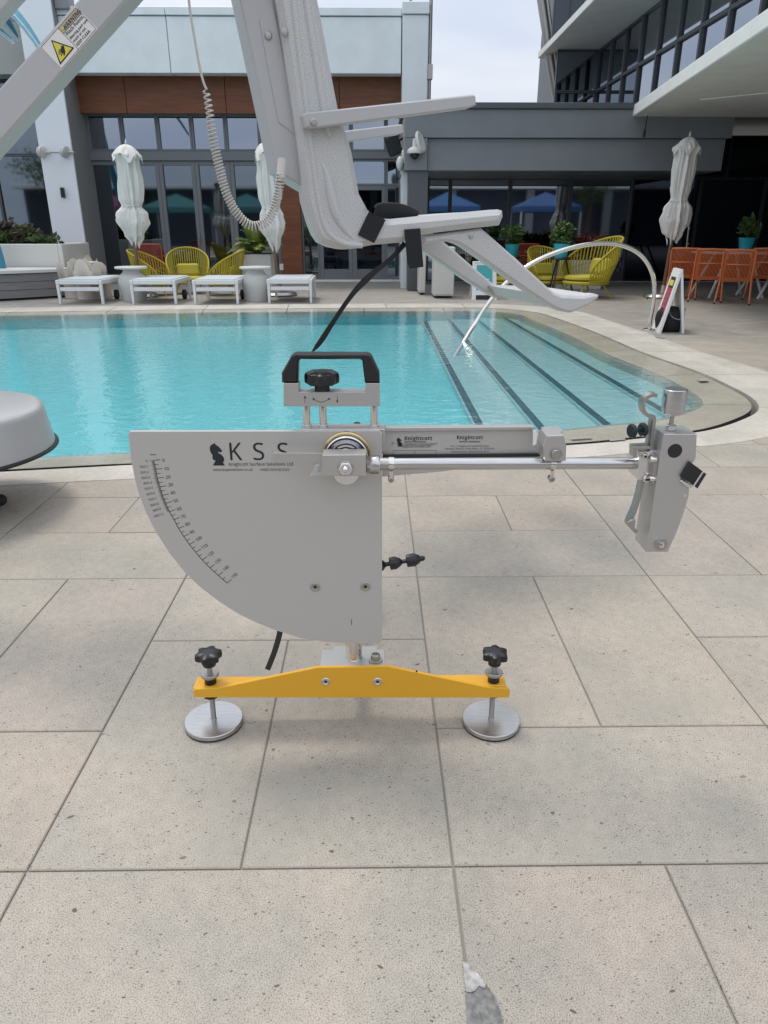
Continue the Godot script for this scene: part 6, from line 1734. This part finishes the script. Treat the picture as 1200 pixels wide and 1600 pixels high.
func build_head(t: Node3D, fz: Basis) -> void:
	var hp := [Vector2(0.41, 0.5796), Vector2(0.4571, 0.5794), Vector2(0.4611, 0.5438), Vector2(0.4577, 0.5361), Vector2(0.4445, 0.5137), Vector2(0.4445, 0.5078), Vector2(0.4589, 0.4999), Vector2(0.4603, 0.4849), Vector2(0.4566, 0.4545), Vector2(0.4506, 0.4245), Vector2(0.4429, 0.3954), Vector2(0.4097, 0.3956), Vector2(0.4098, 0.4403), Vector2(0.4096, 0.4961), Vector2(0.409, 0.5459)]
	hp.reverse()
	part("pendulum_head", MB.new().prism(hp, -1.022, -0.972, 0.0006), M.anodised, t, true)
	var u := 0.0009
	part("black_plug", MB.new().lathe([Vector2(11.5 * u, -0.0005), Vector2(11.5 * u, 0.0004), Vector2(0, 0.0004)], Transform3D(fz, Vector3(0.4293, 0.555, -0.972)), 32), M.black_rubber, t, true)
	part("small_pin", MB.new().lathe([Vector2(2.8 * u, -0.0005), Vector2(2.8 * u, 0.0004), Vector2(0, 0.0005)], Transform3D(fz, Vector3(0.4543, 0.4869, -0.972)), 18), M.turned, t, true)
	var w := part("spindle_washer", MB.new().lathe([Vector2(11.5 * u, -0.0005), Vector2(11.5 * u, 0.001), Vector2(10.5 * u, 0.0015), Vector2(0, 0.0015)], Transform3D(fz, Vector3(0.4302, 0.4088, -0.972)), 32), M.dull_steel, t, true)
	part("spindle_nut", MB.new().lathe([Vector2(5.5 * u, 0), Vector2(5.5 * u, 0.005), Vector2(4.8 * u, 0.006), Vector2(0, 0.006)], Transform3D(fz, Vector3(0.4297, 0.4088, -0.972)), 6), M.turned, w)
	part("spindle_stud", MB.new().tube([Vector3(0.4289, 0.4097, -0.97), Vector3(0.4241, 0.4146, -0.958), Vector3(0.4238, 0.415, -0.956)], [2.8 * u, 2.8 * u, 1.8 * u], 12), M.chrome, w)
	# the rubber slider in its holder
	var holder := part("slider_holder", MB.new().prism([Vector2(0.4513, 0.54), Vector2(0.4717, 0.5259), Vector2(0.4616, 0.5049), Vector2(0.442, 0.5168)], -1.03, -0.966, 0.0005), M.black_plastic, t, true)
	part("slider_backing", MB.new().prism([Vector2(0.4707, 0.5268), Vector2(0.4727, 0.5253), Vector2(0.4627, 0.5034), Vector2(0.4603, 0.5049)], -1.03, -0.964, 0.0002), M.chrome, holder)
	part("slider_rubber", MB.new().prism([Vector2(0.4739, 0.5244), Vector2(0.4779, 0.5217), Vector2(0.4686, 0.4995), Vector2(0.4639, 0.5026)], -1.03, -0.966, 0.0003), M.black_rubber, holder)
	part("slider_spring", MB.new().prism([Vector2(0.4426, 0.5097), Vector2(0.445, 0.5122), Vector2(0.4623, 0.5027), Vector2(0.4602, 0.4988), Vector2(0.4521, 0.5023)], -1.02, -0.968, 0.0004), M.turned, t, true)
	# weight on its threaded rod
	var top := Vector3(0.4282, 0.5794, -0.995)
	var up := (Vector3(0.427, 0.6419, -0.995) - top).normalized()
	var wt := along(top, top + up)
	part("threaded_rod", MB.new().lathe([Vector2(0, -0.004), Vector2(3.6 * u, -0.004), Vector2(3.6 * u, 34 * u), Vector2(0, 34 * u)], wt, 14), M.dull_steel, t, true)
	part("lock_nut", MB.new().lathe([Vector2(0, 1 * u), Vector2(8.2 * u, 1 * u), Vector2(8.4 * u, 2 * u), Vector2(8.4 * u, 8 * u), Vector2(7 * u, 9 * u), Vector2(0, 9 * u)], wt, 6), M.turned, t, true)
	part("lock_nut", MB.new().lathe([Vector2(0, 24 * u), Vector2(6 * u, 24 * u), Vector2(7 * u, 25 * u), Vector2(7 * u, 28.5 * u), Vector2(0, 28.5 * u)], wt, 20), M.turned, t, true)
	part("counterweight", MB.new().lathe([Vector2(0, 28 * u), Vector2(17 * u, 28 * u), Vector2(18 * u, 29 * u), Vector2(18.3 * u, 64 * u), Vector2(18 * u, 66 * u), Vector2(17 * u, 67 * u), Vector2(0, 67 * u)], wt, 40), M.brushed, t, true)
	# hook strip, knob pair, hinge bracket, lifting lever on the left side of the head
	var hook := smooth_path([Vector3(0.4056, 0.5164, -1), Vector3(0.4036, 0.551, -1), Vector3(0.4021, 0.582, -1), Vector3(0.4014, 0.5972, -1), Vector3(0.3951, 0.5991, -1), Vector3(0.3856, 0.6076, -1), Vector3(0.3827, 0.6188, -1), Vector3(0.3866, 0.6272, -1), Vector3(0.3944, 0.6309, -1), Vector3(0.4009, 0.6299, -1)], 5)
	part("hook_strip", MB.new().ribbon(hook, Vector3(0, 0, 0.016), 0.0046), M.dull_steel, t, true)
	var hs := MB.new().prism([Vector2(0.3977, 0.5519), Vector2(0.3976, 0.5866), Vector2(0.3995, 0.5998), Vector2(0.405, 0.5998), Vector2(0.4047, 0.5828), Vector2(0.4046, 0.55)], -1.006, -0.997, 0.0004)
	part("hook_plate", hs, M.dull_steel, t, true)
	var knob := part("hook_knob", MB.new().lathe([Vector2(0, -0.0125), Vector2(0.0085, -0.0125), Vector2(0.0105, -0.0105), Vector2(0.0105, -0.0085), Vector2(0.0085, -0.0065), Vector2(0.0026, -0.006), Vector2(0.0026, 0.006), Vector2(0.0085, 0.0065), Vector2(0.0105, 0.0085), Vector2(0.0105, 0.0105), Vector2(0.0085, 0.0125), Vector2(0, 0.0125)], Transform3D(Basis(Vector3.UP, 0.35) * Basis(Vector3(0, 0, 1), PI / 2), Vector3(0.3821, 0.5777, -1)), 24), M.dark_teal, t, true)
	knob.set_meta("label", "dark teal double knob")
	part("hinge_bracket", MB.new().prism([Vector2(0.3838, 0.5495), Vector2(0.4125, 0.5513), Vector2(0.4155, 0.5041), Vector2(0.3877, 0.5062)], -1.03, -0.986, 0.0005), M.turned, t, true)
	part("hinge_plate", MB.new().prism([Vector2(0.4019, 0.545), Vector2(0.4107, 0.545), Vector2(0.4104, 0.505), Vector2(0.4045, 0.503)], -1.02, -0.975, 0.0004), M.dull_steel, t, true)
	part("hinge_cap", MB.new().prism([Vector2(0.3727, 0.5578), Vector2(0.3988, 0.5577), Vector2(0.4002, 0.5539), Vector2(0.3799, 0.553), Vector2(0.3806, 0.5404), Vector2(0.3747, 0.5424)], -1.0, -0.984, 0.0004), M.dull_steel, t, true)
	var sx := Basis(Vector3(0, 0, 1), -PI / 2)
	for c in [Vector3(0.392, 0.5433, -0.9855), Vector3(0.3987, 0.5078, -0.9855)]:
		var cap := part("cap_screw", MB.new().lathe([Vector2(5.4 * u, -0.002), Vector2(5.4 * u, 0.003), Vector2(4.6 * u, 0.0042), Vector2(2.4 * u, 0.0042), Vector2(2.4 * u, 0.0025), Vector2(0, 0.0025)], Transform3D(fz, c), 20), M.chrome, t, true)
		part("socket", MB.new().lathe([Vector2(2.3 * u, 0.0024), Vector2(2.3 * u, 0.003), Vector2(0, 0.003)], Transform3D(fz, c), 6), M.black_rubber, cap)
	for c in [Vector3(0.4018, 0.5402, -0.978), Vector3(0.4032, 0.5147, -0.99), Vector3(0.405, 0.5109, -0.978)]:
		part("side_screw", MB.new().lathe([Vector2(0, -5 * u), Vector2(4.8 * u, -5 * u), Vector2(5.2 * u, -4 * u), Vector2(5.2 * u, 5 * u), Vector2(4.6 * u, 6 * u), Vector2(0, 6 * u)], Transform3D(sx, c), 18), M.chrome, t, true)
	part("lifting_lever", MB.new().ribbon(smooth_path([Vector3(0.3978, 0.5033, -1), Vector3(0.3962, 0.4789, -1), Vector3(0.3925, 0.455, -1), Vector3(0.3875, 0.4372, -1), Vector3(0.3862, 0.4319, -1)], 4) + [Vector3(0.3992, 0.419, -1)], Vector3(0, 0, 0.015), 0.0055), M.dull_steel, t, true)
	part("lever_toe", MB.new().slab([Vector3(0.3799, 0.4361, -0.99), Vector3(0.3924, 0.4244, -0.985), Vector3(0.3919, 0.4433, -0.985), Vector3(0.3869, 0.4423, -0.99)], 0.006), M.dull_steel, t, true)

func print_scale(parent: Node3D) -> void:
	var z := -1.0496
	var arc := [Vector2(-0.3409, 0.5192), Vector2(-0.3393, 0.5052), Vector2(-0.3388, 0.4906), Vector2(-0.3361, 0.476), Vector2(-0.3339, 0.4621), Vector2(-0.3304, 0.4487), Vector2(-0.3263, 0.4343), Vector2(-0.3204, 0.4206), Vector2(-0.3149, 0.4056), Vector2(-0.308, 0.3913), Vector2(-0.3004, 0.3772), Vector2(-0.2915, 0.3633), Vector2(-0.2825, 0.3494), Vector2(-0.2708, 0.3349), Vector2(-0.2584, 0.3208), Vector2(-0.2452, 0.3068)]
	var u := 0.001
	var m := MB.new()
	var mid := Vector2(arc[0].x, arc[0].y) + Vector2(300 * u, 10 * u)
	for i in arc.size():
		var a: Vector2 = arc[i]
		var d: Vector2 = (arc[mini(i + 1, 15)] - arc[maxi(i - 1, 0)]).normalized()
		var n := Vector2(-d.y, d.x)
		if n.x < 0:
			n = -n
		var bits := [[a, a + n * 10.5 * u, 0.45]]
		if i < 15:
			var b: Vector2 = arc[i + 1]
			bits.append([a, b, 0.5])
			var h := (a + b) * 0.5
			bits.append([h, h + n * 6.0 * u, 0.4])
		if i < 6:
			for k in 10:
				var h: Vector2 = a.lerp(arc[i + 1], k / 10.0) - n * 1.2 * u
				bits.append([h - n * (4.6 if k % 5 == 0 else 2.6) * u, h, 0.2])
			bits.append([a - n * 1.6 * u, arc[i + 1] - n * 1.6 * u, 0.2])
		for s in bits:
			var e: Vector2 = (s[1] - s[0]).normalized()
			var w: Vector2 = Vector2(-e.y, e.x) * s[2] * u
			m.face([Vector3(s[0].x - w.x, s[0].y - w.y, z), Vector3(s[0].x + w.x, s[0].y + w.y, z), Vector3(s[1].x + w.x, s[1].y + w.y, z), Vector3(s[1].x - w.x, s[1].y - w.y, z)], Vector3.BACK)
	for s in [[Vector2(-0.3452, 0.5284), Vector2(-0.3359, 0.5283)], [Vector2(-0.0411, 0.2372), Vector2(-0.0413, 0.226)]]:
		var e: Vector2 = (s[1] - s[0]).normalized()
		var w := Vector2(-e.y, e.x) * 0.45 * u
		m.face([Vector3(s[0].x - w.x, s[0].y - w.y, z), Vector3(s[0].x + w.x, s[0].y + w.y, z), Vector3(s[1].x + w.x, s[1].y + w.y, z), Vector3(s[1].x - w.x, s[1].y - w.y, z)], Vector3.BACK)
	var ticks := part("scale_marks", m, M.ink_grey, parent)
	var st := letters()
	var spots := [Vector2(-0.3257, 0.5191), Vector2(-0.3228, 0.5057), Vector2(-0.3218, 0.4921), Vector2(-0.3193, 0.4794), Vector2(-0.3172, 0.4661), Vector2(-0.3142, 0.4527), Vector2(-0.3101, 0.4391), Vector2(-0.3051, 0.426), Vector2(-0.2997, 0.4128), Vector2(-0.2939, 0.3991), Vector2(-0.2844, 0.387), Vector2(-0.2764, 0.3734), Vector2(-0.2675, 0.3602), Vector2(-0.257, 0.347), Vector2(-0.2451, 0.3341), Vector2(-0.2322, 0.3206)]
	for i in 16:
		var d: Vector2 = (arc[mini(i + 1, 15)] - arc[maxi(i - 1, 0)]).normalized()
		lettering(st, str(i * 10), 5.2 * u, flat_at(Vector3(spots[i].x, spots[i].y, z), atan2(d.x, -d.y)), HORIZONTAL_ALIGNMENT_CENTER)
	var left := [Vector2(-0.3518, 0.5182), Vector2(-0.3573, 0.5092), Vector2(-0.3572, 0.5001), Vector2(-0.3566, 0.4912), Vector2(-0.3547, 0.4824), Vector2(-0.3538, 0.4738), Vector2(-0.3519, 0.4647), Vector2(-0.3505, 0.4556), Vector2(-0.3481, 0.4464), Vector2(-0.3456, 0.4377), Vector2(-0.3441, 0.4284)]
	for i in 11:
		var d: Vector2 = (arc[mini(i + 1, 15)] - arc[maxi(i - 1, 0)]).normalized()
		lettering(st, "0" if i == 0 else "%d/%.1f" % [i * 10, i * 0.1], 3.5 * u, flat_at(Vector3(left[i].x, left[i].y, z), atan2(d.x, -d.y) * 0.6), HORIZONTAL_ALIGNMENT_CENTER)
	part("scale_numbers", st, M.ink_grey, parent)

func knight(z: float, t: Transform3D) -> MB:                 # a chess knight, one unit tall, standing at the frame's origin
	var pts := []
	for v in [[0, 0], [73, 0], [68, 9], [63, 21], [73, 36], [68, 56], [56, 71], [38, 81], [40, 91], [50, 85], [60, 87], [64, 95], [53, 111], [40, 126], [27, 133], [22, 145], [14, 140], [2, 134], [-9, 123], [-11, 101], [-6, 81], [3, 66], [0, 51], [3, 39], [18, 31], [10, 19], [3, 9]]:
		pts.append(Vector2(v[0], v[1]) / 145.0)
	return MB.new().prism(pts, z - 0.0002, z, 0.0, t)

func print_logo(parent: Node3D) -> void:
	var z := -1.0496
	var u := 0.001
	var p := Vector3(-0.2503, 0.5106, -1.0496)
	part("chess_knight_emblem", knight(0.0, Transform3D(Basis.from_scale(Vector3(36 * u, 36 * u, 1)), p)), M.ink, parent)
	var st := letters()
	lettering(st, "K", 27.5 * u, flat_at(Vector3(-0.2268, 0.5326, -1.0496)))
	lettering(st, "S", 27.5 * u, flat_at(Vector3(-0.1896, 0.5325, -1.0496)))
	lettering(st, "S", 27.5 * u, flat_at(Vector3(-0.1523, 0.5323, -1.0496)))
	lettering(st, "Knighcott Surface Solutions Ltd", 5.1 * u, flat_at(Vector3(-0.2265, 0.5125, -1.0496)))
	lettering(st, "www.ksspendulum.co.uk", 3.9 * u, flat_at(Vector3(-0.2509, 0.5038, -1.0496)))
	lettering(st, "+44(0)1934 822420", 3.9 * u, flat_at(Vector3(-0.1797, 0.5035, -1.0496)))
	part("printed_name", st, M.ink, parent)

func print_labels(t: Node3D) -> void:
	var u := 0.001
	var z := -1.0787
	var a := part("rating_label", MB.new().prism([Vector2(0.0262, 0.552), Vector2(0.1044, 0.5522), Vector2(0.1057, 0.5108), Vector2(0.0263, 0.5101)], -1.0792, -1.0787), M.plate, t, true)
	var b := part("address_label", MB.new().prism([Vector2(0.1069, 0.5522), Vector2(0.1919, 0.5524), Vector2(0.1943, 0.5115), Vector2(0.1082, 0.5108)], -1.0792, -1.0787), M.plate, t, true)
	var c := -1.0784
	part("chess_knight_emblem", knight(0.0, Transform3D(Basis.from_scale(Vector3(15 * u, 15 * u, 1)), Vector3(0.0353, 0.5312, -1.0784))), M.ink_grey, a)
	var st := letters()
	lettering(st, "Knightcott", 6.2 * u, flat_at(Vector3(0.0458, 0.5448, -1.0784)), HORIZONTAL_ALIGNMENT_LEFT, true)
	lettering(st, "Surface Solutions", 2.9 * u, flat_at(Vector3(0.0463, 0.5392, -1.0784)), HORIZONTAL_ALIGNMENT_LEFT, true)
	lettering(st, "Unit 7, Knightcott Industrial Estate", 1.3 * u, flat_at(Vector3(0.0645, 0.5357, -1.0784)), HORIZONTAL_ALIGNMENT_CENTER)
	lettering(st, "Banwell, Weston-Super-Mare", 1.3 * u, flat_at(Vector3(0.0646, 0.5332, -1.0784)), HORIZONTAL_ALIGNMENT_CENTER)
	lettering(st, "Telephone 01934 822420", 1.3 * u, flat_at(Vector3(0.0646, 0.5307, -1.0784)), HORIZONTAL_ALIGNMENT_CENTER)
	part("printed_text", st, M.ink, a)
	var bm := MB.new()
	for r in [[Vector2(0.0283, 0.525), Vector2(0.0971, 0.5252), Vector2(0.0971, 0.5247), Vector2(0.0283, 0.5244)], [Vector2(0.0283, 0.525), Vector2(0.0288, 0.525), Vector2(0.0288, 0.5123), Vector2(0.0283, 0.5123)], [Vector2(0.0627, 0.5248), Vector2(0.0632, 0.5248), Vector2(0.0634, 0.5121), Vector2(0.0629, 0.5121)], [Vector2(0.0966, 0.5247), Vector2(0.0971, 0.5247), Vector2(0.0975, 0.512), Vector2(0.0969, 0.512)]]:
		bm.face(r.map(func(v): return Vector3(v.x, v.y, c)), Vector3.BACK)
	part("printed_table", bm, M.ink, a)
	for px in [Vector3(0.0287, 0.5369, -1.0786), Vector3(0.0958, 0.5367, -1.0786)]:
		bolt_head(px, 2.4 * u, t, M.turned, "label_rivet")
	var s2 := letters()
	lettering(s2, "Knightcott", 5.9 * u, flat_at(Vector3(0.1489, 0.5459, -1.0784)), HORIZONTAL_ALIGNMENT_CENTER, true)
	lettering(s2, "Surface Solutions", 2.8 * u, flat_at(Vector3(0.1492, 0.5392, -1.0784)), HORIZONTAL_ALIGNMENT_CENTER, true)
	lettering(s2, "Unit 7, Knightcott Industrial Estate", 2.3 * u, flat_at(Vector3(0.1495, 0.5318, -1.0784)), HORIZONTAL_ALIGNMENT_CENTER)
	lettering(s2, "Banwell, Weston-Super-Mare, UK  BS29 6JN", 2.3 * u, flat_at(Vector3(0.1497, 0.5276, -1.0784)), HORIZONTAL_ALIGNMENT_CENTER)
	lettering(s2, "Telephone/Fax +44(0)1934 822420", 2.2 * u, flat_at(Vector3(0.1499, 0.5229, -1.0784)), HORIZONTAL_ALIGNMENT_CENTER)
	lettering(s2, "www.knightcott.co.uk", 2.2 * u, flat_at(Vector3(0.1501, 0.5187, -1.0784)), HORIZONTAL_ALIGNMENT_CENTER)
	part("printed_text", s2, M.ink, b)

# ---------------------------------------------------------------- the scene
func make_sky() -> PanoramaSkyMaterial:
	var w := 1024
	var h := 512
	var a := FastNoiseLite.new()
	a.seed = 77
	a.frequency = 1.3
	a.fractal_octaves = 5
	var im := Image.create(w, h, false, Image.FORMAT_RGBF)
	for y in h:
		var el := PI * (0.5 - (y + 0.5) / h)
		var s := sin(el)
		for x in w:
			var az := TAU * ((x + 0.5) / w - 0.5)
			var d := Vector3(sin(az) * cos(el), s, -cos(az) * cos(el))
			var c := Color(0.50, 0.56, 0.68)
			if s > 0.0:
				var q := d / (s + 0.22)
				var n := a.get_noise_3d(q.x * 0.7, q.z * 1.5, 3.0) * 0.5 + 0.5
				n = clampf((n - 0.30) * 2.1, 0.0, 1.0)
				var blue := Color(0.44, 0.53, 0.70).lerp(Color(0.60, 0.70, 0.92), s)
				var cloud := Color(0.64, 0.67, 0.72).lerp(Color(1.75, 1.76, 1.78), pow(s, 1.1))
				c = blue.lerp(cloud, 0.35 + 0.6 * n)
			else:
				c = Color(0.30, 0.29, 0.27)
			im.set_pixel(x, y, c)
	var m := PanoramaSkyMaterial.new()
	m.panorama = ImageTexture.create_from_image(im)
	return m

func _ready() -> void:
	rng.seed = 4242
	var cam := Camera3D.new()
	cam.name = "camera"
	add_child(cam)
	cam.position = Vector3(0, 0.85, 0)
	cam.rotation = Vector3(-atan(442.0 / 1110.0), deg_to_rad(-0.75), 0)
	cam.fov = rad_to_deg(2.0 * atan(800.0 / 1110.0))
	cam.near = 0.05
	cam.far = 400.0
	cam.current = true
	var env := Environment.new()
	env.background_mode = Environment.BG_SKY
	var sky := Sky.new()
	sky.sky_material = make_sky()
	env.sky = sky
	env.tonemap_mode = Environment.TONE_MAPPER_LINEAR
	env.tonemap_exposure = 1.13
	env.sdfgi_enabled = true
	env.ssao_enabled = true
	env.ssil_enabled = true
	var we := WorldEnvironment.new()
	we.name = "environment"
	we.environment = env
	add_child(we)
	var sun := DirectionalLight3D.new()
	sun.name = "sun"
	sun.light_energy = 0.46
	sun.light_angular_distance = 16.0
	sun.light_color = Color(1.0, 0.965, 0.91)
	sun.shadow_enabled = true
	add_child(sun)
	sun.look_at_from_position(Vector3(-2.2, 8.0, -2.6), Vector3.ZERO)

	make_materials()
	trace_pool()
	lay_pavement()
	build_pool()
	build_white_building()
	build_grey_building()
	build_tower()
	build_behind()
	build_furniture()
	build_lift()
	build_tester()
